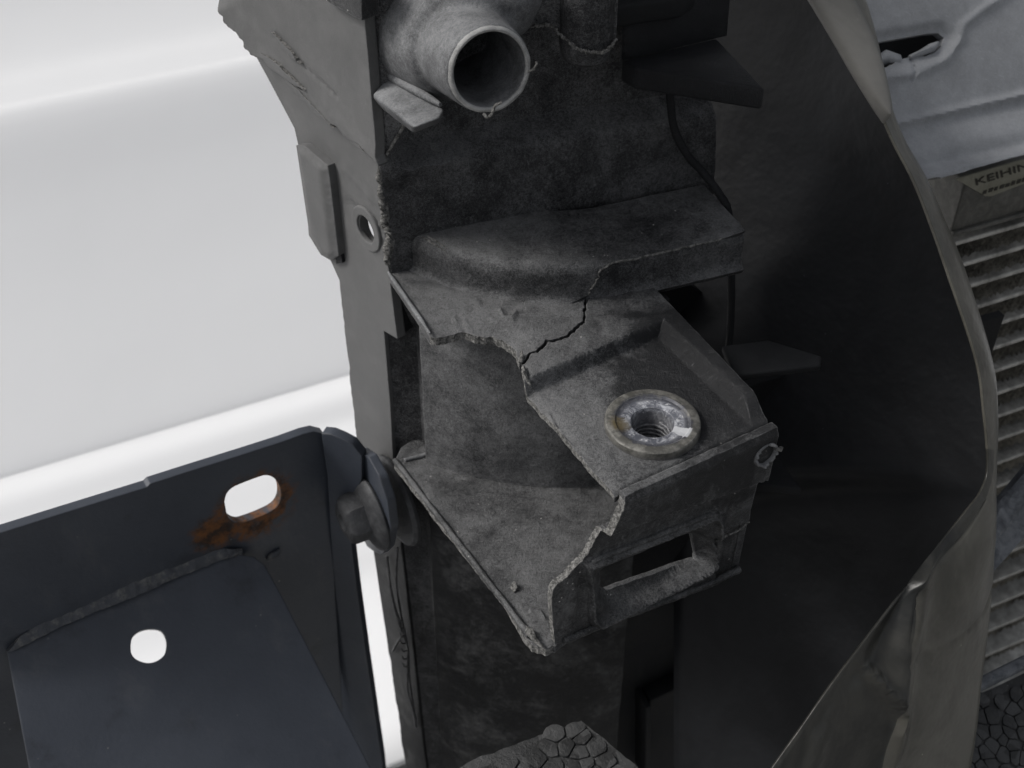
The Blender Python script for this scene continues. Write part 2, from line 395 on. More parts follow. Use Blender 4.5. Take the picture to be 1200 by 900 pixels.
def mat_ground():
    s = N('pale_concrete'); n = s.noise(150, 5, .7); return s.fin(s.mix(n, (.26, .26, .255), (.36, .355, .345)), .9, s.bump(n, .8, .006), 0, .3)
M_ground = mat_ground()

# ------------------------------------------------------------------ setting: ground, white car behind
GZ = -.66
g = mesh('ground', [(-15, -15, GZ), (15, -15, GZ), (15, 15, GZ), (-15, 15, GZ)], [(0, 1, 2, 3)], [M_ground]); g['kind'] = 'structure'

DW = Vector((.9013, .4332, 0)); WN = Vector((.4332, -.9013, 0))
W0 = dep(200, 300, .82)
car = thing('white_car', 'out-of-focus white car body side with a rounded sill line, behind the dark steel bracket', 'car', (W0.x, W0.y, GZ))
prof = []
for y, h in [(-420, -.62), (-150, -.49), (-40, -.405), (40, -.328), (70, -.286), (88, -.262), (105, -.240), (200, -.182), (300, -.120), (400, -.058), (490, -.005), (506, .003), (514, .018), (530, .040), (562, .062), (590, .086), (650, .126), (720, .174), (800, .229), (1010, .384)]:
    p = vpl(200, y, W0+WN*h, DW); prof.append((h, p.z))
zc = prof[-1][1]
vs = []; fs = []; K = 44
pz = smooth_line([(h, z) for h, z in prof], 90)
for i in range(K):
    u = -2.0+3.4*i/(K-1)
    for h, z in pz:
        vs.append(Vector((W0.x, W0.y, 0))+DW*u+WN*h+Vector((0, 0, z)))
m = len(pz)
for i in range(K-1):
    for j in range(m-1): fs.append((i*m+j, (i+1)*m+j, (i+1)*m+j+1, i*m+j+1))
cb = mesh('body_side', vs, fs, [M_white], car, 60)
md = cb.modifiers.new('thick', 'SOLIDIFY'); md.thickness = .004; md.offset = -1
base = [Vector((W0.x, W0.y, 0))+DW*u for u in (-2, 1.4)]
zb = min(p[1] for p in pz)
mesh('sill', [b+WN*h+Vector((0, 0, z)) for b in base for h, z in ((.03, zb+.005), (.03, GZ+.12), (-.1, GZ+.12), (-.1, zb+.005))], [(0, 1, 5, 4), (1, 2, 6, 5), (2, 3, 7, 6), (3, 0, 4, 7), (0, 1, 2, 3), (4, 5, 6, 7)], [M_white], car)

# ------------------------------------------------------------------ navy steel bracket
RD = Vector((.8552, .5183, 0)); RN = Vector((.5183, -.8552, 0))      # the lug's front runs along RD and faces RN
LD = Vector((-.44, .898, 0))
BP = dep(378, 560, .405)
bp = lambda a, b: vpl(a, b, BP, RD)
slot_c = bp(295, 584); RUST = tuple(bp(300, 594)-RN*.001); RUST2 = tuple(bp(252, 624))
M_navy = mat_navy()
brk = thing('steel_bracket', 'dark navy painted steel bracket with a rusty slotted hole and a welded shelf', 'bracket', bp(200, 700))
slot = [(263, 588), (266, 578), (275, 570), (300, 560), (313, 557), (323, 562), (329, 574), (328, 588), (318, 599), (290, 611), (277, 613), (267, 605)]
slot = [tuple(q) for q in smooth_line(slot+slot[:1], 60)[:-1]]
plate('back_plate', [(-60, 643), (0, 625), (172, 571), (176, 567), (330, 518), (355, 509), (368, 506), (380, 509), (384, 530), (393, 700), (410, 960), (330, 960), (312, 690), (296, 672), (260, 676), (140, 724), (70, 762), (80, 1000), (-60, 1000)], bp, RN, .0035, [M_navy], brk, 7, [slot], rough=.00025, rs=20)
FLD = Vector((.94, -.34, 0)); FLN = Vector((-.34, -.94, 0))
EAD = Vector((.52, -.855, 0)); EAN = Vector((-.855, -.52, 0)); EP = bp(418, 590); ea = lambda a, b: vpl(a, b, EP, EAD)
FP = bp(380, 600)
fl = lambda a, b: vpl(a, b, FP, FLD)
plate('side_flange', [(377, 508), (388, 509), (400, 514), (413, 521), (424, 535), (424, 560), (414, 600), (411, 632), (418, 690), (430, 775), (447, 890), (454, 960), (404, 990), (392, 700), (384, 560)], fl, FLN, .0035, [M_navy], brk, 6, rough=.0001, rs=30)
plate('ear', [(420, 528), (432, 536), (445, 560), (454, 587), (458, 618), (453, 643), (446, 650), (438, 646), (430, 640), (418, 615), (414, 575), (414, 540)], ea, EAN, .003, [M_navy], brk, 5)
WP = bp(150, 697); SN = (Vector((0, 0, 1))*math.cos(.62)+RN*math.sin(.62)).normalized()
sh = lambda a, b: pln(a, b, WP, SN)
hole0 = [(153, 757), (155, 747), (163, 740), (175, 737), (188, 739), (194, 748), (195, 758), (192, 768), (183, 775), (172, 777), (160, 773), (154, 766)]
hole = [tuple(q) for q in smooth_line(hole0+hole0[:1], 48)[:-1]]
plate('welded_shelf', [(8, 763), (20, 754), (140, 700), (262, 652), (280, 650), (298, 653), (310, 662), (330, 698), (432, 896), (462, 960), (60, 1010), (34, 900)], sh, SN, .0035, [M_navy], brk, 7, [hole], rough=.0003, rs=18)
WBN = (SN+RN*1.2).normalized(); WB0 = sh(150, 697)+WBN*.0008; wm = lambda a, b: pln(a, b, WB0, WBN)
wo = [(8, 764, .8), (70, 733, 1.0), (140, 703, 1.0), (210, 674, 1.0), (262, 654), (284, 650), (284, 643), (262, 642, .8), (232, 648, 1.0), (150, 683, 1.0), (62, 722, .8), (24, 744)]
def disp_weld(P):
    e = segd(P, [(16, 757), (270, 646)]); x = P[:, 0]
    return .0014*np.exp(-(e/10)**2)+.0001*np.sin(x*.42+1.3*np.sin(x*.07))+.0006*sstep(90, 150, x)*sstep(215, 170, x)
plate('weld_bead', wo, wm, WBN, .003, [M_weld], brk, 3, (), disp_weld, 3, .0004, 260)
tube('weld_bead', [sh(262+k*3, 650-k*.9)+RN*.0008 for k in range(8)], [.0006, .0009, .0011, .0012, .0012, .001, .0008, .0005], [M_weld], brk, 8, .2, 5)
tube('weld_bead', [fl(309+k*4+82, 660-k*3)+FLN*.0006 for k in range(5)] if False else [bp(312+k*4, 655-k*3)+RN*.0006 for k in range(5)], [.0006, .0012, .0013, .001, .0005], [M_weld], brk, 8, .2, 6)

BC = ea(436, 598); FLN = EAN
bolt = thing('flange_bolt', 'dusty grey flange bolt fixing the navy bracket to the broken plastic upright', 'bolt', BC)
lathe('bolt_flange', [(.0, .0), (.0142, .0), (.0145, .0008), (.0140, .0018), (.0115, .0030), (.0085, .0042), (0, .0044)], BC+FLN*.0002, FLN, [M_bolt], bolt, 48, None)
def torx(i, a):
    h = math.cos(math.pi/6)/math.cos((a % (math.pi/3))-math.pi/6)-.93
    return ((.0086*h*(1, 1, 1, 1, .9, .6, 0, 0, 0)[i] if i < 9 else 0), 0)
lathe('bolt_head', [(0, .003), (.0086, .003), (.0084, .0045), (.0082, .0085), (.0074, .0098), (.0058, .0106), (.0034, .0108), (.0026, .0096), (0, .0094)], BC+FLN*.0004, FLN, [M_bolt], bolt, 60, torx)
lathe('washer', [(.0062, -.0100), (.0165, -.0098), (.0168, -.0085), (.0160, -.0072), (.0062, -.0068)], BC-FLN*.0002, FLN, [M_bolt], bolt, 40)

# ------------------------------------------------------------------ broken plastic carrier
CAR = thing('front_end_carrier', 'broken black plastic car front-end upright with pipe stub, cracked shelf and bolt lug', 'car part', (-.03, .08, GZ))
SD = Vector((-.633, .774, 0)); SNR = Vector((-.774, -.633, 0))        # the pale side face
SE = hz(455, 320, 0)
sp = lambda a, b: vpl(a, b, SE, SD)
def disp_side(P):
    d = np.zeros(len(P))
    d -= .0007*np.exp(-(segd(P, [(408, 236), (444, 262), (455, 300)])/3.0)**2)
    d += .0005*np.exp(-(segd(P, [(405, 195), (410, 205), (440, 238)])/2.2)**2)
    return d
hol = [(430+8.5*math.cos(a)+2*math.sin(a), 268+17*math.sin(a)+4*math.cos(a)) for a in [k*2*math.pi/14 for k in range(14)]]
plate('side_wall', [(250, -30), (268, 10), (300, 66), (345, 150), (350, 172), (372, 240), (386, 302), (398, 328, .8), (405, 395, 1.0), (413, 470, 1.0), (420, 532), (423, 552), (440, 562), (462, 560), (461, 545), (457, 470), (450, 388), (466, 397), (457, 330, .7), (450, 240, .9), (441, 183), (424, -30)], sp, SNR, .003, [M_side, M_frac], CAR, 5, [hol], disp_side, 3, .00012, 40)
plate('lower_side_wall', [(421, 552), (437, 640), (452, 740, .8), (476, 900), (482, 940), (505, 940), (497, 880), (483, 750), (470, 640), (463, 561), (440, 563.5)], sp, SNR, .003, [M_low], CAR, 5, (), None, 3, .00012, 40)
lathe('hole_bush', [(.0028, -.022), (.0042, -.022), (.0042, -.0005), (.0028, -.0005)], sp(430, 268)-SNR*.0032, SNR, [M_deep], CAR, 24, closed=True)
sk = lambda a, b: vpl(a, b, SE+SNR*.0034, SD)
def disp_skin(P):
    e = segd(P, [(268, 12), (300, 62), (345, 98), (380, 135), (432, 178), (446, 192)])
    t = np.clip((330-P[:, 0])/70, 0, 1)
    return .0028*np.exp(-(e/16)**2)*t + .0006*np.exp(-(e/9)**2) - .0006*np.exp(-(segd(P, [(322, 42), (340, 62), (362, 84), (394, 113)])/1.6)**2)
plate('torn_skin', [(248, -30), (266, 10, 2.4), (276, 28, 2.6), (300, 62, 2.4), (322, 76, 2.6), (350, 104, 2.3), (380, 137, 2.4), (410, 162, 2.2), (432, 180, 2.0), (446, 194), (441.5, 184), (423, -30)], sk, SNR, .0030, [M_side, M_frac], CAR, 3.2, [[(316, 68), (330, 76), (346, 90), (357, 102), (356, 106), (340, 94), (324, 80)]], disp_skin, 5, .0001, 60)
plate('skin_rib', [(366, -30), (378, -2), (412, 18), (424, 24), (423, -30)], lambda a, b: vpl(a, b, SE+SNR*.006, SD), SNR, .005, [M_top], CAR, 4)
for k, q in enumerate([[(296, 56), (318, 70), (338, 88), (356, 106), (340, 97), (316, 80)], [(330, 88), (352, 108), (376, 134), (390, 150), (372, 136), (348, 112)], [(388, 140), (412, 164), (430, 180), (412, 168)], [(318, 38), (340, 60), (352, 76), (338, 66)], [(270, 18), (284, 42), (296, 58), (280, 44)]]):
    plate('torn_strip', [(x, y, .9) for x, y in q], lambda a, b, o=(.0046, .0042, .004, .0042, .0046)[k]: vpl(a, b, SE+SNR*o, SD), SNR, .0012, [M_side, M_frac], CAR, 2.5, seed=40+k)
lathe('hole_boss', [(.0043, -.001), (.0043, .0004), (.0045, .0006), (.0069, .0006), (.0072, .0003), (.0073, -.001)], sp(430, 268), SNR, [M_side], CAR, 40, closed=True)
lathe('hole_floor', [(0, 0), (.0085, 0), (.0085, .001), (0, .001)], sp(430, 268)-SNR*.0075, SNR, [M_deep], CAR, 20)
# raised lug on the side face
lug_o = [(343, 172), (352, 172), (380, 196), (383, 215), (393, 301), (384, 307), (372, 300), (358, 277), (357, 264)]
def disp_lug(P): return -.0012*sstep(7, 1, segd(P, lug_o, True))
plate('lug', lug_o, lambda a, b: vpl(a, b, SE+SNR*.0035, SD), SNR, .0038, [M_side], CAR, 3.5, (), disp_lug)
plate('lug_shoulder', [(378, 194), (384, 198), (396, 270), (401, 308), (394, 309), (388, 262)], lambda a, b: vpl(a, b, SE+SNR*.0012, SD), SNR, .002, [M_deep], CAR, 4)
# crumpled burrs down the front edge of the side face
for k, (x, y, r, e) in enumerate([(452, 258, 3, 8), (457, 266, 4, 7), (458, 278, 4, 8), (455, 288, 3, 7), (456, 300, 2.5, 8), (449, 222, 2, 9), (451, 236, 2, 9), (447, 205, 2.2, 8), (453, 245, 2.2, 7)]):
    c = sp(x, y)+SNR*.0004; pts = [sp(x-1.2, y-e)+SNR*.0006, sp(x+r*.5, y-e*.4)+SNR*.0022+LD*-.002, sp(x+r*.7, y+e*.3)+SNR*.0018+LD*-.002, sp(x-1, y+e)+SNR*.0004]
    tube('burr', smooth_line([tuple(p) for p in pts], 8), [.0003, .0006, .0009, .001, .001, .0009, .0007, .0005, .0002], [M_frac], CAR, 6, .5, k, .6)

# rear wall of the pocket above the shelf
BW0 = Vector((-.0595, .0660, 0)); BWD = Vector((.947, .32, 0)).normalized(); BWN = Vector((BWD.y, -BWD.x, 0))
SE2 = Vector((SE.x, SE.y, 0))
def bwmap(u, z):                                                     # u in mm along the wall, z in mm
    p = BW0+BWD*(u*.001) if u >= 0 else BW0.lerp(SE2, -u/12.6)
    return Vector((p.x, p.y, z*.001))
def disp_bw(P):
    d = -.003*sstep(5, 45, P[:, 0])*sstep(75, 40, P[:, 0])*sstep(18, 60, P[:, 1]) + .0022*np.exp(-(segd(P, [(-10, 33), (6, 36)])/3.2)**2)
    return d-.0075*sstep(33, 39, P[:, 1])*sstep(-12, -2, P[:, 0])
plate('pocket_wall', [(-12.6, -2), (-12.6, 140), (88, 140), (88, 40), (90, 20), (92, -10)], bwmap, BWN, .003, [M_wall], CAR, 2.6, (), disp_bw, 8, .00018, 160)
# curved rim where that wall ends towards the duct
rim = smooth_line([tuple(dep(x, y, d)) for x, y, d in [(784, 60, .335), (785, 105, .338), (790, 150, .343), (806, 182, .347), (822, 200, .35), (842, 226, .352), (855, 255, .356), (857, 330, .366), (856, 380, .374), (852, 430, .380)]], 40)
tube('wall_rim', rim, .0012, [M_deep], CAR, 8, .1)
# front panel around the pipe
FPD = Vector((1, .02, 0)).normalized(); FPN = Vector((FPD.y, -FPD.x, 0))
FPO = SE2+FPN*.003; fp = lambda a, b: vpl(a, b, FPO, FPD)
plate('front_panel', [(421, -40), (429, 60), (445, 192), (452, 181), (462, 165), (471, 150), (486, 120), (540, 70), (600, 45), (620, 32, .8), (645, 28, .9), (668, 38, .9), (690, 47, .9), (722, 44), (726, -40)], fp, FPN, .004, [M_front, M_frac], CAR, 4.5, (), None, 4, .0004, 90)
tube('panel_edge', smooth_line([tuple(fp(x, y)+FPN*.0003) for x, y in [(445, 193), (452, 182), (461, 167), (471, 150), (484, 124)]], 16), .0005, [M_frac], CAR, 6, .3)
bc = fp(688, 20)
lathe('boss', [(0, -.012), (.0030, -.0125), (.0060, -.0105), (.0068, -.007), (.0070, .06), (0, .06)], bc-FPN*.001, (0, 0, 1), [M_wall], CAR, 32)
cr = smooth_line([tuple(fp(x, y)+FPN*o) for x, y, o in [(617, 30, .001), (632, 28, .001), (645, 28, .001), (658, 34, .004), (672, 43, .0062), (690, 47, .0066), (708, 47, .0060), (722, 43, .001)]], 60)
tube('fracture_line', [Vector(p)+Vector((rng.uniform(-1, 1), rng.uniform(-1, 1), rng.uniform(-1, 1)))*.00025 for p in cr], .00042, [M_frac], CAR, 6, .8, 2)

# pipe stub
def blended(name, parts, cut, voxel, mats, parent):
    bm = bmesh.new()
    for kind, mtx, a in parts:
        if kind == 'cone': bmesh.ops.create_cone(bm, cap_ends=True, segments=40, radius1=a[0], radius2=a[1], depth=a[2], matrix=mtx)
        else: bmesh.ops.create_icosphere(bm, subdivisions=4, radius=a[0], matrix=mtx)
    me = bpy.data.meshes.new(name); bm.to_mesh(me); bm.free()
    o = bpy.data.objects.new(name, me); COL.objects.link(o)
    r = o.modifiers.new('r', 'REMESH'); r.mode = 'VOXEL'; r.voxel_size = voxel
    sm = o.modifiers.new('s', 'SMOOTH'); sm.iterations = 9; sm.factor = .6
    tmp = []
    for kind, mtx, a in cut:
        b2 = bmesh.new(); bmesh.ops.create_cone(b2, cap_ends=True, segments=48, radius1=a[0], radius2=a[1], depth=a[2], matrix=mtx)
        m2 = bpy.data.meshes.new('cut'); b2.to_mesh(m2); b2.free(); c = bpy.data.objects.new('cut', m2); COL.objects.link(c); tmp.append(c)
        q = o.modifiers.new('b', 'BOOLEAN'); q.operation = 'DIFFERENCE'; q.object = c; q.solver = 'EXACT'
    dg = bpy.context.evaluated_depsgraph_get(); dg.update()
    me2 = bpy.data.meshes.new_from_object(o.evaluated_get(dg))
    bpy.data.objects.remove(o)
    for c in tmp: bpy.data.objects.remove(c)
    me2.name = name; me2.materials.clear()
    return link(name, me2, mats, parent, 50)
def along(o, d, at=0.0):
    d = Vector(d).normalized(); return Matrix.Translation(Vector(o)+d*at) @ d.to_track_quat('Z', 'Y').to_matrix().to_4x4()
PO = dep(574, 82, .276); PA = Vector((.36, -.92, .14)).normalized()
parts = [('cone', along(PO, PA, -.022), (.0142, .0104, .044)), ('cone', along(PO-PA*.030, PA), (.0195, .0135, .022)),
         ('s', Matrix.Translation(dep(560, 2, .288)) @ Matrix.Rotation(.3, 4, 'Y') @ Matrix.Diagonal((1.25, .8, .8, 1)), (.0115,)),
         ('s', Matrix.Translation(dep(600, -6, .287)), (.0075,)), ('s', Matrix.Translation(dep(505, 5, .296)) @ Matrix.Diagonal((1, .8, .8, 1)), (.011,)),
         ('cone', along(dep(560, -40, .295), (0, .1, 1)), (.012, .011, .03))]
blended('pipe_stub', parts, [('cone', along(PO, PA, -.014), (.0080, .0090, .034))], .00075, [M_pipe], CAR)
ringp = []
pu = PA.cross(Vector((0, 0, 1))).normalized(); pv = PA.cross(pu)
vs = []; fs = []
for k in range(96):
    a = 2*math.pi*k/96; d = pu*math.cos(a)+pv*math.sin(a); j = .00035*mnoise.noise(Vector((math.cos(a)*4, math.sin(a)*4, 1)))
    for r, h in ((.0089, -.001), (.0089, .0003+j), (.0094+j, .0006+j), (.0100+.6*j, .0002), (.0101, -.001)): vs.append(PO+d*r+PA*h)
for k in range(96):
    for i in range(4): fs.append((k*5+i, ((k+1) % 96)*5+i, ((k+1) % 96)*5+i+1, k*5+i+1))
mesh('pipe_lip', vs, fs, [M_lip], CAR, 60)
tube('burr', smooth_line([tuple(dep(x, y, .2755)) for x, y in [(566, 133), (572, 138), (577, 132), (580, 124), (588, 120)]], 12), .00035, [M_frac], CAR, 6, .5)
tube('burr', smooth_line([tuple(dep(x, y, .2755)) for x, y in [(618, 84), (625, 82), (629, 75), (628, 72)]], 8), .0003, [M_frac], CAR, 6, .5)
# mounting tab beneath the pipe
tab = [dep(x, y, d) for x, y, d in [(436, 112, .303), (455, 89, .306), (521, 128, .291), (516, 138, .288), (485, 150, .287)]]
prism('mounting_tab', tab, Vector((-.001, .008, -.006)), [M_pipe], CAR, .0009)
tube('tab_ridge', [tab[1].lerp(tab[2], t)+Vector((0, -.0004, .0007)) for t in (0, .2, .4, .6, .8, .93)], [.0011, .0013, .0013, .0012, .001, .0006], [M_pipe], CAR, 8)

# ---- shelf, raised step, crack
CC = (-.022, .115); RS = .0655
TN = Vector((0, 0, 1))
crack = [(610, 424), (622, 412), (650, 398), (672, 388), (684, 377), (688, 350), (691, 344)]
ck, _ = ragged([(x, y, 3.0) for x, y in crack], 3, False, 21)
hm = lambda a, b: hz(a, b, 0)
fr_edge = [(455, 320), (480, 357), (503, 391, .8), (512, 393, 1.6), (540, 386, 1.8), (560, 391, 1.8), (580, 392, 1.8), (600, 403, 2.2), (606, 414, 2.0)]
def disp_fl(P):
    d = -.0030*sstep(26, 0, segd(P, [(503, 391), (540, 386), (580, 392), (606, 414)]))*.35
    d += .0009*np.exp(-(segd(P, [(586, 364), (592, 372), (600, 374), (604, 368)])/2.6)**2) - .0006*np.exp(-(segd(P, [(590, 369), (598, 369)])/2.5)**2)
    d += .0005*np.exp(-(segd(P, [(532, 372), (538, 384)])/1.8)**2)+.0005*np.exp(-(segd(P, [(545, 374), (552, 385)])/1.8)**2)+.0004*np.exp(-(segd(P, [(558, 354), (564, 359)])/1.5)**2)
    return d
plate('shelf', fr_edge+[(x-1.2, y-1.0) for x, y in ck]+[(691, 322), (600, 318), (505, 300), (475, 306)], hm, TN, .0028, [M_top, M_frac], CAR, 3.4, (), disp_fl, 6, .0002, 200)
tube('shelf_bead', [hz(455+t*49, 319+t*72, .0004) for t in [k/14 for k in range(15)]], [.0003, .0006]+[.0007]*10+[.0006, .0005, .0003], [M_pipe], CAR, 8, .25, 4)
# step surface: angle (deg) x running length over the profile (mm)
pf = [(.0022, -.0006), (.0007, .0002), (.0001, .0014), (.0, .004), (.0, .0086), (-.0004, .0104), (-.0013, .0114), (-.0026, .0118), (-.012, .0120), (-.03, .0122), (-.05, .0124)]
pl_ = [0.0]
for i in range(1, len(pf)): pl_.append(pl_[-1]+1000*math.hypot(pf[i][0]-pf[i-1][0], pf[i][1]-pf[i-1][1]))
pr = np.array([p[0] for p in pf]); pzz = np.array([p[1] for p in pf]); plen = np.array(pl_)
def stepmap(set_back=0.0):
    def f(a, t):
        r = RS-set_back+float(np.interp(t, plen, pr)); z = float(np.interp(t, plen, pzz)); an = math.radians(min(a, 291)); ex = max(0, a-291)*math.pi/180*RS
        return Vector((CC[0]+r*math.cos(an)-ex*math.sin(an), CC[1]+r*math.sin(an)+ex*math.cos(an), z))
    return f
def step_n(a, t):
    dr = np.interp(t+.4, plen, pr)-np.interp(t-.4, plen, pr); dz = np.interp(t+.4, plen, pzz)-np.interp(t-.4, plen, pzz)
    L = math.hypot(dr, dz)+1e-9; nr, nzv = dz/L, -dr/L; an = math.radians(min(a, 291))
    return Vector((nr*math.cos(an), nr*math.sin(an), nzv))
def to_at(px, py):
    h = cylhit(px, py, CC, RS); a = math.degrees(math.atan2(h.y-CC[1], h.x-CC[0])) % 360
    if a > 291 or a < 180:
        an = math.radians(291); T0 = Vector((CC[0]+RS*math.cos(an), CC[1]+RS*math.sin(an), 0)); td = Vector((-math.sin(an), math.cos(an), 0))
        h = vpl(px, py, T0, td); a = 291+math.degrees((h-T0).dot(td)/RS)
    z = min(max(h.z, -.0005), .0112); return a, float(np.interp(z, pzz, plen))
ckr = [to_at(*p) for p in [(691, 345), (697, 332), (704, 317), (722, 309), (752, 299), (790, 291), (850, 277)]]
ckj, _ = ragged([(a, t*2, .5) for a, t in ckr], .8, False, 5); ckj = [(a, t/2) for a, t in ckj]
a_end = 320
plate('step', [(221, 0)]+[(221+k*(ckj[0][0]-221)/8, 0) for k in range(1, 8)]+ckj+[(a_end, ckj[-1][1]+1), (a_end, 40), (221, 40)], stepmap(), TN, .0022, [M_top, M_frac], CAR, 1.5, (), None, 7, .00018, 260, nf=step_n)
plate('cracked_riser', [(ckj[0][0]-1, 0)]+[(a, t+.3) for a, t in ckj]+[(a_end, ckj[-1][1]+1.2), (a_end, -.0)], stepmap(.0018), TN, .002, [M_wall, M_frac], CAR, 1.5, (), None, 9, .0002, 200, nf=step_n)
tube('fracture_line', [stepmap()(a, t)+step_n(a, t)*.0001 for a, t in ckj], .00028, [M_frac], CAR, 5, .9, 8)
for (x0, y0, x1, y1) in [(494, 277, 523, 295), (500, 276, 524, 291), (529, 255, 534, 266)]:
    tube('scuff', [dep(x0+(x1-x0)*t, y0+(y1-y0)*t, .333 if x0 < 520 else .344) for t in (0, .3, .6, 1)], [.0002, .0006, .0006, .0002], [M_frac], CAR, 6, .5, int(x0), .5)

# ---- lower barrel and wall of the upright
BA = 236
def barmap(a, z):
    an = math.radians(a); r = .0733-.00008*(z+62)*.2
    return Vector((CC[0]+r*math.cos(an), CC[1]+r*math.sin(an), z*.001))
def bar_n(a, z): return Vector((math.cos(math.radians(a)), math.sin(math.radians(a)), 0))
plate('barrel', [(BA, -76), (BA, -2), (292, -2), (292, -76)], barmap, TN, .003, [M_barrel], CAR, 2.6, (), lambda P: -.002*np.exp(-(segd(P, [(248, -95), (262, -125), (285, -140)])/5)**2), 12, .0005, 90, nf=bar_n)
plate('barrel', [(BA, -330), (BA, -76.2), (292, -76.2), (292, -330)], barmap, TN, .003, [M_low], CAR, 3.2, (), lambda P: -.002*np.exp(-(segd(P, [(248, -95), (262, -125), (285, -140)])/5)**2), 14, .0005, 90, nf=bar_n)  # lower barrel coloured darker in place of the shade below the shelf
prism('barrel_cap', [(CC[0]+.068*math.cos(math.radians(a)), CC[1]+.068*math.sin(math.radians(a)), -.0032) for a in range(230, 299, 4)]+[(CC[0]+.004, CC[1]-.015, -.0032), (CC[0]-.02, CC[1]-.02, -.0032)], (0, 0, -.003), [M_deep], CAR)
# narrow wall between side face and barrel
vs = []; fs = []
edge_px = [(457, 330), (450, 388), (457, 470), (461, 545), (470, 640), (483, 750), (497, 880), (505, 940)]
for x, y in edge_px:
    p = sp(x, y); q = barmap(BA+4, p.z*1000); vs += [p+SNR*-.0012, p.lerp(q, .55)+Vector((.001, .008, 0)), q+Vector((0, .004, 0))]
for i in range(len(edge_px)-1):
    for j in range(2): fs.append((i*3+j, (i+1)*3+j, (i+1)*3+j+1, i*3+j+1))
mesh('edge_wall', vs, fs, [M_wall], CAR)
prism('shelf_block', [sp(455, 322)-SNR*.0005, sp(466, 397)-SNR*.0005, sp(466, 397)+RD*.016+LD*.006, sp(455, 322)+RD*.018+LD*.006], LD*.010, [M_deep], CAR, .0006)

# ---- lug: top, front, sides
FL0 = hz(725, 575, -.004)
ffm = lambda a, b: vpl(a, b, FL0, RD)
def to_px(p):
    d = p-CAM; z = d.dot(VF); return 600+FPX*d.dot(VX)/z, 450-FPX*d.dot(VU)/z
ins_hole = [to_px(Vector((INS.x+.0075*math.cos(k*.3142), INS.y+.0075*math.sin(k*.3142), 0))) for k in range(20)]
def disp_top(P):
    def side(a, b):
        a = np.array(a, float); b = np.array(b, float); d = (b-a)/np.linalg.norm(b-a); return (P[:, 0]-a[0])*(-d[1])+(P[:, 1]-a[1])*d[0]
    s1 = side((618, 443), (777, 375)); s2 = side((777, 375), (905, 494))
    ins = np.minimum(s1, s2*.75)
    d = -.0042*np.maximum(sstep(-1.5, 6.5, ins), sstep(34, 4, segd(P, [(722, 563), (903, 483)])))
    d -= .0012*sstep(5, 0, segd(P, [(722, 563), (903, 483)]))
    d += .0007*np.exp(-(segd(P, [(642, 470), (656, 492), (668, 506)])/2.2)**2)
    d -= .0008*sstep(9, 0, segd(P, [(613, 430), (617, 446), (672, 508), (721, 560)]))
    return d
plate('lug_top', [(x+1.6, y+1.8) for x, y in reversed(ck)]+[(612, 431, 1.6), (616, 446, 1.6), (640, 472, 1.6), (672, 508, 1.6), (700, 540, 1.5), (722, 563), (800, 529), (903, 484), (902, 478), (765, 335), (745, 338), (700, 345)], hm, TN, .0026, [M_top, M_frac], CAR, 2.8, [ins_hole], disp_top, 16, .0002, 220)
rr = [(688, 662), (835, 604), (842, 610), (843, 640), (838, 660), (828, 668), (702, 731), (694, 724)]
win = [(x+8, y+9) for x, y in [(704, 671), (708, 667), (806, 626), (812, 626), (817, 652), (815, 656), (711, 694), (705, 690)]]
def disp_front(P):
    x, y = P[:, 0], P[:, 1]
    band = y-(603+(x-754)*(-.345))
    d = .0034*sstep(1.5, -1.5, band)
    d += .0022*np.exp(-(segd(P, rr, True)/3.6)**2)
    inn = pip(P, rr); e = segd(P, win, True)
    d = np.where(inn, d-.0036*sstep(16, 0, e)*sstep(0, 6, segd(P, rr, True)), d)
    d -= .0007*np.exp(-(segd(P, [(681, 676), (680, 716)])/2.5)**2)
    d -= .0014*((x > 839) & (y > 630-(x-840)*.5)).astype(float)
    d -= .0005*np.exp(-(segd(P, [(771, 603), (778, 616), (790, 628)])/1.6)**2)
    d -= .001*sstep(6, 0, segd(P, [(725, 575), (903, 495)]))
    return d
plate('lug_front', [(726, 574), (724, 578, 1.6), (717, 598, 1.6), (703, 622, 1.8), (690, 648, 2.0), (672, 668, 1.6), (648, 691, .8), (646, 700, .8), (650, 756), (700, 736), (833, 685), (868, 666), (875, 632), (880, 598), (889, 560), (898, 522), (904, 494)], ffm, RN, .0019, [M_top, M_frac], CAR, 2.8, [win], disp_front, 31, .00025, 220)
fr = [ffm(x, y)+RN*.0004 for x, y in ragged([(690, 664), (694, 656), (828, 603), (838, 603), (843, 612), (842, 642), (838, 660), (828, 669), (704, 731), (696, 729), (692, 722), (690, 664)], 4, False, 3)[0]]
tube('slot_frame', fr, .0010, [M_top], CAR, 8, .12, 12)
fr = [ffm(x, y)+RN*.0002 for x, y in ragged([(660, 750, .5), (700, 733, .5), (760, 710, .6), (830, 684, .5), (866, 666)], 4, False, 5)[0]]
tube('bottom_bead', fr, .0011, [M_top], CAR, 8, .2, 13)
tube('fracture_line', [ffm(x, y)+RN*.0002 for x, y in ragged([(839, 633, .8), (850, 627, .8), (861, 623, .8), (870, 618, .8), (877, 611)], 2, False, 3)[0]], .00035, [M_frac], CAR, 5, .9, 1)
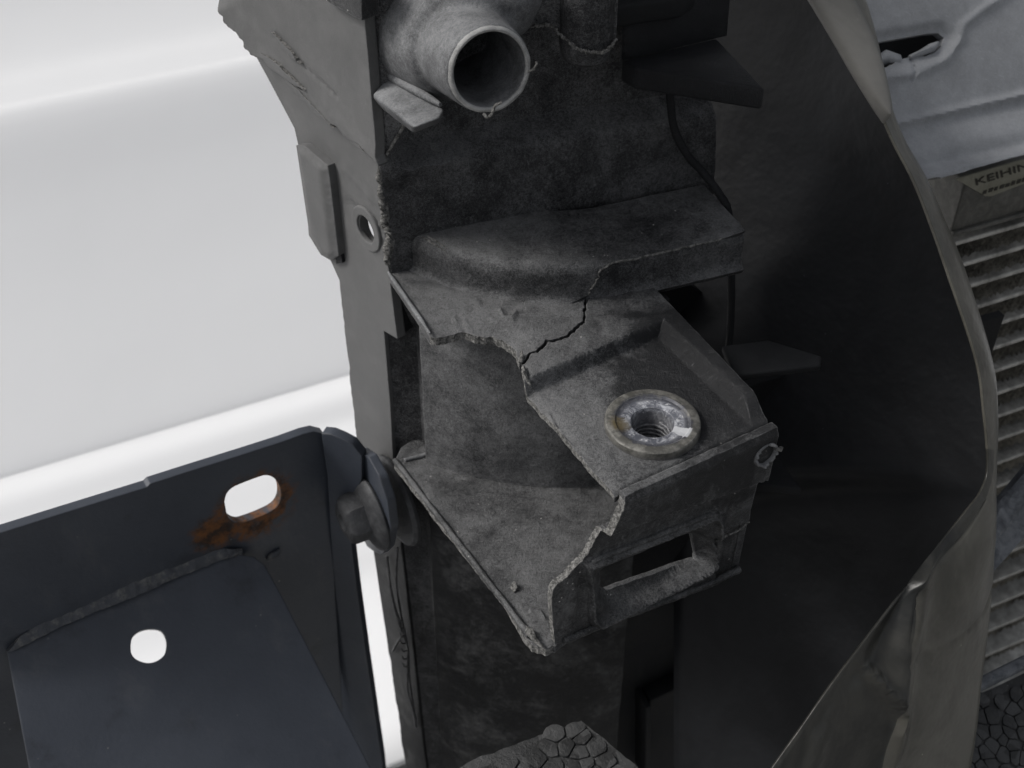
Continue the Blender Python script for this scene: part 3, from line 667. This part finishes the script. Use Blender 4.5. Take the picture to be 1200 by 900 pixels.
# solid side, back and the slot floor behind the window
c1 = ffm(903, 497); c2 = hz(765, 336, -.001); zb2 = ffm(868, 666).z
mesh('lug_side', [c1-RN*.001, Vector((c2.x, c2.y, c1.z)), Vector((c2.x, c2.y, zb2-.004)), ffm(868, 666)-RN*.001, c1-RN*.001-RD*.0025, Vector((c2.x, c2.y, c1.z))-RD*.0025, Vector((c2.x, c2.y, zb2-.004))-RD*.0025, ffm(868, 666)-RN*.001-RD*.0025], [(0, 1, 2, 3), (4, 5, 6, 7), (0, 1, 5, 4), (1, 2, 6, 5), (2, 3, 7, 6), (3, 0, 4, 7)], [M_wall], CAR)
# lower shelf
b1 = ffm(650, 756); b2 = ffm(868, 667); qb = hz(463, 541, -.068)
LN = (b2-b1).cross(qb-b1).normalized(); LN = LN if LN.z > 0 else -LN
lm = lambda a, b: pln(a, b, b1, LN)
def disp_low(P):
    d = .0007*np.exp(-(segd(P, [(642, 730), (634, 718), (622, 716)])/1.5)**2)+.001*np.exp(-(np.hypot(P[:, 0]-505, P[:, 1]-580)/10)**2)
    return d-.0012*sstep(12, 0, segd(P, [(600, 715), (625, 752), (648, 756)]))
plate('lower_shelf', [(462, 541, .6), (500, 590, .8), (545, 646, .9), (590, 702, 1.2), (612, 736, 2.0), (624, 752, 2.2), (640, 757, 1.2), (651, 754), (662, 748), (690, 690), (742, 560), (720, 528), (690, 520), (500, 505), (470, 525)], lm, LN, .0026, [M_top, M_frac], CAR, 3.6, (), disp_low, 17, .00025, 180)
tube('shelf_bead', [lm(463+t*158, 540+t*206)+LN*.0002 for t in [k/30 for k in range(31)]], .0009, [M_top], CAR, 8, .3, 6)
tube('shelf_bead', [lm(474+t*30, 541-t*8)+LN*.0004 for t in (0, .25, .5, .75, 1)], .0008, [M_pipe], CAR, 8, .2, 7)
tube('torn_tip', [lm(616, 736)+LN*.0004, lm(620, 744)+LN*.001, lm(627, 752)+LN*.0006, lm(636, 758)], [.0004, .0010, .0009, .0004], [M_frac], CAR, 8, .9, 8)
tube('torn_tip', [hz(611, 412, .0004), hz(612, 418, .0006), hz(609, 424, .0), hz(612, 427, -.001)], [.0003, .0007, .0007, .0003], [M_frac], CAR, 8, .9, 9)
tube('torn_tip', [hz(613, 430, 0), hz(614, 437, .0002), hz(618, 445, -.001), hz(622, 451, -.002)], [.0004, .0008, .0007, .0003], [M_frac], CAR, 8, .9, 10)

# metal insert
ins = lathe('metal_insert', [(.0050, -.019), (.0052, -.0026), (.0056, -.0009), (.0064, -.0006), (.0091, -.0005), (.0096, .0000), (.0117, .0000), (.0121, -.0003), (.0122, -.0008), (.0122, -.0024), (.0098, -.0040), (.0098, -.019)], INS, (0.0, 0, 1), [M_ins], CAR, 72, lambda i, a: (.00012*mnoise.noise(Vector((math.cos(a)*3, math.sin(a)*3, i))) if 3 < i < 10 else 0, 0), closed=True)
ins['label'] = 'round pale oxidised metal insert with a wiped bright streak'
tp = [];
for k in range(60):
    a = k*.55; tp.append(INS+Vector((math.cos(a)*.0050, math.sin(a)*.0050, -.012+k*.00012)))
tube('insert_thread', tp, .0004, [M_ins], CAR, 5)
lathe('insert_floor', [(0, -.0185), (.0054, -.0185)], INS, (0, 0, 1), [M_void], CAR, 24)
# torn pin boss on the front corner
pb = ffm(886, 524)+RN*.0026
def pj(i, a):
    k = mnoise.noise(Vector((math.cos(a)*1.5, math.sin(a)*1.5, 3))); return (.0004*k, (.0012*k+.0008*mnoise.noise(Vector((math.cos(a)*5, math.sin(a)*5, 1))) if i in (2, 3) else 0))
lathe('pin_boss', [(.0027, -.001), (.0036, -.001), (.0035, .0017), (.0029, .0017)], pb, (RN+TN*.15), [M_pipe], CAR, 48, pj, closed=True)
lathe('pin_core', [(0, .0004), (.0016, .0006), (.0030, -.0002)], pb, RN, [M_deep], CAR, 24)
tube('torn_tip', [pb+RD*.0026+RN*.0015+TN*.0016, pb+RD*.0036+RN*.0017+TN*.001, pb+RD*.0048+RN*.0016+TN*.0004, pb+RD*.0052+RN*.0012-TN*.0004], [.0005, .0006, .0006, .0003], [M_frac], CAR, 6, .6, 11)

# ---- dark inside of the duct: walls, gussets, ledges, ribs
IW0 = Vector((-.004, .052, 0)); IWD = Vector((.93, .37, 0)).normalized(); IWN = Vector((IWD.y, -IWD.x, 0))
iw = lambda a, b: vpl(a, b, IW0, IWD)
iwm = lambda u, z: Vector((IW0.x+IWD.x*u*.001, IW0.y+IWD.y*u*.001, z*.001))
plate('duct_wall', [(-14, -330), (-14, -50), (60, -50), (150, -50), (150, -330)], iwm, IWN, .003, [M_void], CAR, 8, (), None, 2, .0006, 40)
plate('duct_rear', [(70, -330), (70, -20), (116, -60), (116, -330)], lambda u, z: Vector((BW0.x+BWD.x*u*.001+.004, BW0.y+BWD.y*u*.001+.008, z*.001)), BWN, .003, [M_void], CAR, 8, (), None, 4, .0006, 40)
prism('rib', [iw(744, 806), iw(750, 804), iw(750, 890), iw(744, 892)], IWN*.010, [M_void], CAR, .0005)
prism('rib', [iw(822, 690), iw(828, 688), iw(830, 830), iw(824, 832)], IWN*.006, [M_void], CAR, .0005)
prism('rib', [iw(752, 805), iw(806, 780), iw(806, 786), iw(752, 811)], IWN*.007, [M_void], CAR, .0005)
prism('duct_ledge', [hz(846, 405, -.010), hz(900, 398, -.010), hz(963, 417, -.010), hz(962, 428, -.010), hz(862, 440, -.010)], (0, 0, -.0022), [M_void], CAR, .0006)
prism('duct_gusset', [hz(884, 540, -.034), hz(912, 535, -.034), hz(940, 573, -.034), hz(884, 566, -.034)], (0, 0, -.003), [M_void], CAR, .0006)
# gusset under the upper rail
GSH = [hz(728, 70, .060), hz(840, 44, .060), hz(897, 104, .060), hz(745, 80, .060)]
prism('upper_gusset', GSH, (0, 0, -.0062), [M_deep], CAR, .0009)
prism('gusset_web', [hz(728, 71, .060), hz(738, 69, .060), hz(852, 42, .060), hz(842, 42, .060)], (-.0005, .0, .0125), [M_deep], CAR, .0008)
prism('added_shade_bar', [(-.13, .105, .142), (-.035, .118, .142), (-.025, .25, .142), (-.12, .25, .142)], (0, 0, .022), [M_wall], CAR, .003)  # added out-of-view bar, placed to shade the inside of the rubber flap
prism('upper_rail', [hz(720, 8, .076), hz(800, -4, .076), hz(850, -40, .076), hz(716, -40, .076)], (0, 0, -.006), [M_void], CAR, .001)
lathe('clip_ball', [(0, .002), (.0011, .0016), (.0017, .0003), (.0014, -.0012), (0, -.0018)], dep(809, 2, .325), (0, -.4, .9), [M_frac], CAR, 20)

# strands hanging below the bolt
def strand(pts, r, seed): tube('torn_strand', smooth_line([tuple(sp(x, y)+SNR*o) for x, y, o in pts], 24), r, [M_wall], CAR, 5, .5, seed)
strand([(456, 650, .001), (466, 690, .003), (477, 730, .003), (482, 755, .002), (484, 790, .002), (490, 850, .001)], .0006, 1)
strand([(468, 640, .001), (472, 680, .003), (478, 720, .003), (483, 760, .002), (487, 800, .004), (495, 840, .003)], .0005, 2)
strand([(462, 762, .001), (470, 750, .002), (480, 738, .003)], .0006, 3)
for k in range(7): strand([(480+k*.9, 722+k*9, .003), (484+k*.8, 718+k*9, .006), (487+k*.8, 711+k*9, .008)], .0003, 10+k)

chip = mesh('plastic_chip', [lm(598, 690)+LN*.0003, lm(603, 685)+LN*.0003, lm(608, 692)+LN*.0003, lm(602, 696)+LN*.0003, lm(599, 689)+LN*.0016, lm(603, 687)+LN*.002, lm(606, 692)+LN*.0012], [(0, 1, 2, 3), (0, 1, 5, 4), (1, 2, 6, 5), (2, 3, 6), (3, 0, 4, 6), (4, 5, 6)], [M_frac])
chip['label'] = 'tiny pale chip of plastic lying on the lower shelf'; chip['category'] = 'debris'

# ------------------------------------------------------------------ rubber air guide at the right
flap = thing('rubber_air_guide', 'curled black rubber air guide flap with a dusty olive-grey outer face', 'rubber flap', dep(1100, 700, .37))
rows = [  # y, A(x,depth), silhouette x, edge x, silhouette depth, edge depth
    (-60, 790, .405, 985, 950, .345, .334), (0, 790, .405, 1013, 985, .345, .333), (60, 790, .405, 1030, 1006, .345, .333), (110, 790, .405, 1040, 1022, .345, .334), (138, 790, .405, 1048, 1034, .345, .335),
    (170, 790, .405, 1062, 1048, .345, .335), (210, 790, .405, 1085, 1069, .345, .333), (260, 790, .405, 1107, 1089, .346, .332), (320, 790, .405, 1131, 1110, .347, .332), (420, 790, .405, 1161, 1143, .349, .334),
    (480, 790, .405, 1168, 1152, .350, .337), (545, 790, .405, 1167, 1157, .351, .343), (575, 790, .405, 1166, 1149, .352, .341), (600, 790, .425, 1166, 1130, .353, .336), (650, 790, .43, 1164, 1090, .355, .331), (700, 790, .435, 1161, 1052, .357, .327),
    (750, 790, .44, 1156, 1013, .359, .324), (800, 790, .445, 1150, 975, .361, .321), (850, 790, .45, 1145, 940, .363, .319), (900, 790, .455, 1138, 904, .365, .317), (980, 790, .46, 1126, 850, .368, .314)]
RA = smooth_line(rows, 150)
vs = []; fs = []; nin, nlip = 22, 44; KC = 24
CRY = [560, 600, 640, 690, 745, 805, 835, 905, 990]; CRX = [1120, 1118, 1088, 1064, 1046, 1033, 1025, 1002, 970]
W_ = nin+nlip
for y, ax, ad, bx, ex, bd, ed in RA:
    A = dep(ax, y, ad); B = dep(bx, y, bd); E = dep(ex, y, ed)
    Mi = A.lerp(B, .55)+Vector((.006, .016, 0))
    for k in range(nin):
        t = k/(nin-1)*.985; vs.append(A*(1-t)**2+Mi*2*t*(1-t)+B*t*t)
    out = Vector((.004, -.003, .0))*min(1, abs(bx-ex)/60)
    cx = max(float(np.interp(y, CRY, CRX)) if y > 600 else 0, ex+(bx-ex)*float(np.interp(y, [480, 660], [.45, .06])))
    tc = min(.97, max(.05, (bx-cx)/(bx-ex)))
    for k in range(nlip):
        t = .012+tc*k/KC if k <= KC else tc+(1-tc)*(k-KC)/(nlip-1-KC)
        t = min(t, 1.0)
        p = B.lerp(E, t); w = math.sin(math.pi*t)
        # creases in the turned-back part
        px = bx+(ex-bx)*t
        dd = 0
        if y > 560:
            def cz(pts):
                P = np.array([[px, y]]); return float(segd(P, pts)[0])
            dd += .0040*math.exp(-(cz([(1120, 590), (1092, 625), (1068, 680), (1047, 745), (1028, 805)])/9)**2)
            dd += .0034*math.exp(-(cz([(1004, 776), (1018, 800), (1031, 826), (1020, 870), (1004, 905)])/6)**2)
            dd -= .0026*math.exp(-(cz([(950, 845), (975, 800), (1012, 770), (1060, 690)])/9)**2)
            dd += .0020*math.exp(-(cz([(935, 900), (985, 790)])/5)**2)
            dd -= .0009*math.exp(-(cz([(1160, 690), (1140, 715), (1090, 745), (1030, 772)])/2.5)**2)
        dd *= min(1, (nlip-1-k)/9)
        nrm = Vector((.35, -.75, .55))
        vs.append(p+out*w*1.0+nrm*(dd+.0012*w*nz((px*.01, y*.01, 0), 1.0, 4)*min(1, abs(bx-ex)/80)))
for i in range(len(RA)-1):
    for k in range(W_-1): fs.append((i*W_+k, (i+1)*W_+k, (i+1)*W_+k+1, i*W_+k+1))
mi = []
for i in range(len(RA)-1):
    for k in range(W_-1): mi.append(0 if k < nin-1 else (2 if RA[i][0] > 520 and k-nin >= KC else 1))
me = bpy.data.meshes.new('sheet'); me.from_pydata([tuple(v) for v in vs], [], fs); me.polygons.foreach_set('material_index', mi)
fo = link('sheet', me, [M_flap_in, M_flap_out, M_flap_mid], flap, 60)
md = fo.modifiers.new('t', 'SOLIDIFY'); md.thickness = .0008; md.offset = 0

sealc = smooth_line([(-60, 940, 38), (-20, 962, 38), (20, 985, 36), (60, 1005, 30), (95, 1020, 22), (120, 1031, 14), (134, 1037, 7), (139, 1039, 2)], 40)
vs = []; fs = []
for y, x, w in sealc:
    c = dep(x, y, .327); sw = w*.327/FPX
    for k in range(14):
        a = 2*math.pi*k/14; e = abs(math.cos(a))**.7*math.copysign(1, math.cos(a)); f2 = abs(math.sin(a))**.8*math.copysign(1, math.sin(a))
        vs.append(c+(VX*.82-Vector((0, .3, .0))+Vector((0, 0, -.25))).normalized()*e*sw+Vector((.1, -.55, .8)).normalized()*f2*.0028)
for i in range(len(sealc)-1):
    for k in range(14): fs.append((i*14+k, i*14+(k+1) % 14, (i+1)*14+(k+1) % 14, (i+1)*14+k))
fs.append(tuple(range((len(sealc)-1)*14, len(sealc)*14)))
mesh('edge_seal', vs, fs, [M_seal], flap, 60)['label'] = 'pale grey padded seal along the top edge of the flap'
# ------------------------------------------------------------------ pale plastic beam, condenser behind
DB = Vector((.914, .406, 0)); DBN = Vector((.406, -.914, 0))
beam = thing('crossbeam', 'chalky grey plastic crossbeam with a broken slot, top right above the finned cooler', 'crossbeam', dep(1120, 100, .40))
BN = (DBN*.78+TN*.62).normalized(); B0 = dep(1120, 120, .40)
bmf = lambda a, b: pln(a, b, B0, BN)
bslot = [(1012, 54), (1022, 50), (1090, 38), (1103, 37), (1110, 43), (1107, 53), (1099, 60, 1.5), (1072, 66, 2.2), (1050, 74, 2.0), (1038, 78), (1014, 82)]
def disp_beam(P):
    y = P[:, 1]-(145-(P[:, 0]-1050)*.225)
    d = .0016*np.exp(-(y/4.5)**2)
    d += .0035*sstep(8, 46, y) + .004*sstep(56, 70, y)
    d += .0010*np.exp(-(segd(P, [(1020, 95), (1075, 86), (1108, 70), (1124, 48), (1128, 30), (1150, 12), (1185, -10)])/4.5)**2)
    d -= .0011*np.exp(-(segd(P, [(1072, 68), (1074, 80), (1068, 93)])/1.8)**2)
    d -= .0016*sstep(14, 2, segd(P, bslot, True))
    return d
plate('beam_face', [(1000, -40), (1260, -40), (1260, 166), (1200, 181, .5), (1120, 203, .6), (1086, 213, .5), (1078, 212), (1050, 220)], bmf, BN, .003, [M_beam, M_frac], beam, 3.6, [bslot], disp_beam, 13, .0001, 60)
tube('torn_tip', [bmf(x, y)-BN*.003 for x, y in [(1030, 70), (1044, 64), (1058, 68), (1064, 76)]], [.001, .0022, .0018, .0008], [M_beam], beam, 8, .6, 3)
tube('torn_tip', [bmf(x, y)-BN*.002 for x, y in [(1070, 66), (1084, 60), (1096, 54), (1104, 48)]], [.0008, .0014, .0014, .0006], [M_beam], beam, 8, .6, 4)
prism('beam_core', [bmf(1005, 20)-BN*.012, bmf(1240, -40)-BN*.012, bmf(1240, 110)-BN*.012, bmf(1030, 170)-BN*.012], -BN*.01, [M_void], beam)

K0 = dep(1160, 300, .455)
kp = lambda a, b, o=0.0: vpl(a, b, K0+DBN*o, DB)
cond = thing('condenser', 'dirty aluminium finned cooler with bright tubes and a grimy maker label, behind the rubber flap', 'radiator', kp(1160, 700))
def slab(name, px, y0, y1, f, bk, mat, parent, x1=1.0):
    """box along the condenser between two heights taken at x = 1160"""
    a = kp(1160, y0); b = kp(1160, y1); L = [-.028, .14]
    r = [Vector((K0.x, K0.y, 0))+DB*u+Vector((0, 0, z)) for u, z in ((L[0], a.z), (L[1], a.z), (L[1], b.z), (L[0], b.z))]
    return prism(name, [p+DBN*f for p in r], -DBN*(f+bk), [mat], parent, .0007)
slab('header', 0, 196, 250, .004, .02, M_head, cond)
slab('header_seam', 0, 249, 254, .0055, .01, M_head, cond)
ty = [271.5+27.0*k+.02*k*k for k in range(21)]
tmesh = None
for k, y in enumerate(ty):
    z = kp(1160, y).z
    if tmesh is None:
        o0 = slab('tube', 0, y-2.6, y+2.6, .0015, .016, M_tube, cond); tmesh = o0; z0 = z
    else:
        o = tmesh.copy(); COL.objects.link(o); o.location.z = z-z0
# fins between tubes: zig-zag strips with depth, one mesh per gap sharing data
vs = []; fs = []; pitch = .0013; n = int(.165/pitch)
h = abs(kp(1160, ty[1]).z-kp(1160, ty[0]).z)
for i in range(n):
    u = -.026+i*pitch; lean = .0045
    for j in range(5):
        t = j/4; z = -t*h; zig = (pitch*.5 if j % 2 else 0)
        b = Vector((K0.x, K0.y, 0))+DB*(u-lean*t+zig+rng.uniform(-.0005, .0005))+Vector((0, 0, z)); fwd = -.0005-rng.random()*.0022
        vs += [b+DBN*fwd, b-DBN*.014]
for i in range(n):
    for j in range(4):
        q = i*10+j*2; fs.append((q, q+1, q+3, q+2))
q = len(vs); vs += [Vector((K0.x, K0.y, 0))+DB*u+Vector((0, 0, z))-DBN*.0034 for u, z in ((-.026, 0), (.14, 0), (.14, -h), (-.026, -h))]; fs.append((q, q+1, q+2, q+3))
fm = bpy.data.meshes.new('fin_strip'); fm.from_pydata([tuple(v) for v in vs], [], fs); fm.materials.append(M_fin)
for k in range(len(ty)-1):
    o = bpy.data.objects.new('fin_strip', fm); COL.objects.link(o); o.parent = cond; o.matrix_parent_inverse = Matrix.Translation(-cond.location)
    o.location.z = kp(1160, ty[k]).z; o['kind'] = 'stuff'
z1 = kp(1160, ty[-1]).z
prism('core_back', [Vector((K0.x, K0.y, 0))+DB*u+Vector((0, 0, z))-DBN*.017 for u, z in ((-.028, kp(1160, 190).z), (.14, kp(1160, 190).z), (.14, z1), (-.028, z1))], -DBN*.004, [M_void], cond)
lab = prism('maker_label', [kp(1120, 210, .0047), kp(1220, 181, .0047), kp(1240, 197, .0047), kp(1222, 207, .0047), kp(1162, 230, .0047), kp(1155, 230, .0047)], -DBN*.0006, [M_lab], cond, .0001)
def text(name, body, p0, p1, h, skew, parent, mat):
    cu = bpy.data.curves.new(name, 'FONT'); cu.body = body; cu.size = 1; cu.extrude = .02; cu.offset = .004; cu.shear = 0
    o = bpy.data.objects.new(name, cu); COL.objects.link(o)
    dg = bpy.context.evaluated_depsgraph_get(); me = bpy.data.meshes.new_from_object(o.evaluated_get(dg)); bpy.data.objects.remove(o)
    xs = [v.co.x for v in me.vertices]; w = max(xs)-min(xs); ysv = [v.co.y for v in me.vertices]; hh = max(ysv)
    for v in me.vertices:
        u, w2, e = (v.co.x-min(xs))/w, v.co.y/hh, v.co.z
        v.co = p0.lerp(p1, u)+Vector((0, 0, 1))*(w2*h)+DB*(-w2*h*skew)+DBN*(.0002+e*.004)
    me.materials.append(mat); q = bpy.data.objects.new(name, me); COL.objects.link(q)
    q.parent = parent; q.matrix_parent_inverse = Matrix.Translation(-parent.location); return q
for k in range(11):
    t0 = k/11+.02; a = kp(1150, 228.5, .0049).lerp(kp(1222, 206, .0049), t0); w = DB*(.0012+.0008*rng.random()); hh = Vector((0, 0, .0013+.0005*rng.random()))
    prism('small_print', [a, a+w, a+w+hh, a+hh], -DBN*.0002, [M_ink], lab)
text('maker_name', 'KEIHIN', kp(1144, 217, .0048), kp(1206, 197, .0048), .0030, .5, lab, M_ink)

# slanted strap in front of the cooler
st0 = dep(1180, 610, .41)
stn = Vector((.25, -.72, .64)).normalized(); stm = lambda a, b: pln(a, b, st0, stn)
strap = thing('slanted_strap', 'dusty grey strap slanting across the finned cooler beside the rubber flap', 'strap', st0)
def disp_st(P):
    s = (P[:, 1]-(600-(P[:, 0]-1160)*1.30)); return .004*sstep(26, 14, np.abs(s-16))+.003*np.exp(-((s-98)/9)**2)
plate('strap_body', [(1130, 640), (1165, 590), (1240, 496), (1290, 470), (1290, 545), (1240, 590), (1200, 630), (1165, 668), (1120, 712)], stm, stn, .003, [M_strap], strap, 5, (), disp_st, 6, .0006, 80)

# ------------------------------------------------------------------ bead foam blocks
def clip(poly, m, n):
    """keep the side of a 2-D polygon where (p-m).n <= 0"""
    out = []
    for k in range(len(poly)):
        a, b = poly[k], poly[(k+1) % len(poly)]; da, db = (a-m)@n, (b-m)@n
        if da <= 0: out.append(a)
        if (da < 0 < db) or (db < 0 < da): out.append(a+(b-a)*(da/(da-db)))
    return out
def foam(name, label, outline, z, nrm, dpt, seed, cell, loc):
    t = thing(name, label, 'foam block', loc, None)
    r = np.random.RandomState(seed); P0 = hz(*outline[0][:2], z); mp = lambda a, b: pln(a, b, P0, nrm)
    plate('foam_body', outline, lambda a, b: mp(a, b)-nrm*.0007, nrm, dpt, [M_foam], t, 5, (), None, seed, .0001, 700, 60)
    ol, _ = ragged(outline, 6, True, seed)
    q = np.array([mp(x, y) for x, y in ol])[:, :2]; lo = q.min(0); hi = q.max(0)
    nx = int((hi[0]-lo[0])/cell)+2; ny = int((hi[1]-lo[1])/cell)+2
    sd = np.array([[lo[0]+(i+.5*(j % 2)+r.uniform(-.42, .42))*cell, lo[1]+(j+r.uniform(-.42, .42))*cell*.9] for i in range(-1, nx) for j in range(-1, ny)])
    made = 0
    for c in sd:
        if not pip(np.array([c]), q)[0]: continue
        w = VF.dot(P0.lerp(P0, 0)); z0 = P0.z-(nrm.x*(c[0]-P0.x)+nrm.y*(c[1]-P0.y))/nrm.z
        d3 = Vector((c[0], c[1], z0))-CAM; dz = d3.dot(VF); sx = 600+FPX*d3.dot(VX)/dz; sy = 450-FPX*d3.dot(VU)/dz
        if sx > 1230 or sy > 930 or sx < -30: continue
        poly = [c+np.array(v)*cell for v in ((-2, -2), (2, -2), (2, 2), (-2, 2))]
        for o in sd[np.argsort(np.hypot(*(sd-c).T))[1:14]]: poly = clip(poly, (c+o)/2, o-c)
        if segd(np.array([c]), list(q), True)[0] < cell*.28: continue
        for k in range(12): dv = np.array([math.cos(k*.5236), math.sin(k*.5236)]); poly = clip(poly, c+dv*cell*.66, dv)
        poly = np.array(poly)
        # corners cut so a bead reads as squeezed round, not as a crystal
        rp = []
        for k in range(len(poly)):
            a, b, d = poly[k-1], poly[k], poly[(k+1) % len(poly)]; rp += [b+(a-b)*.14, b+(d-b)*.14]
        rp = np.array(rp); tilt = r.uniform(-.035, .035, 2); up = r.uniform(-.0001, .00015)
        vs = []
        for f, h in ((.97, -.0014), (.955, -.0004), (.89, .0), (.5, .0001)):
            for v in rp:
                p2 = c+(v-c)*f; zz = P0.z-(nrm.x*(p2[0]-P0.x)+nrm.y*(p2[1]-P0.y))/nrm.z
                vs.append(Vector((p2[0], p2[1], zz+h+up+float((p2-c)@tilt))))
        m = len(rp); fs = [(a*m+k, a*m+(k+1) % m, (a+1)*m+(k+1) % m, (a+1)*m+k) for a in range(3) for k in range(m)]+[tuple(range(3*m, 4*m))]
        mesh('bead', vs, fs, [M_foam], t, 50); made += 1
    return t
foam('foam_block', 'corner of a black bead-foam block at the bottom, below the bolt lug', [(520, 907, 1.5), (560, 886, 1.5), (610, 868, 1), (681, 843, .8), (746, 896, .8), (800, 945), (700, 1010), (480, 1000)], -.105, TN, .05, 3, .0056, hz(680, 900, -.15))
foam('foam_block', 'grey bead-foam block in the bottom right corner under the cooler', [(1110, 838), (1150, 812), (1168, 804), (1260, 760), (1260, 960), (1080, 960)], -.135, (TN*.9+DBN*.3).normalized(), .05, 5, .0046, hz(1170, 860, -.18))
prism('cooler_tray', [hz(1100, 822, -.133), hz(1260, 742, -.133), hz(1260, 757, -.133), hz(1100, 837, -.133)], (0, 0, .004), [M_strap], None, .0012)
tr = bpy.data.objects['cooler_tray']; tr['label'] = 'thin dark rail between the finned cooler and the grey bead foam'; tr['category'] = 'rail'
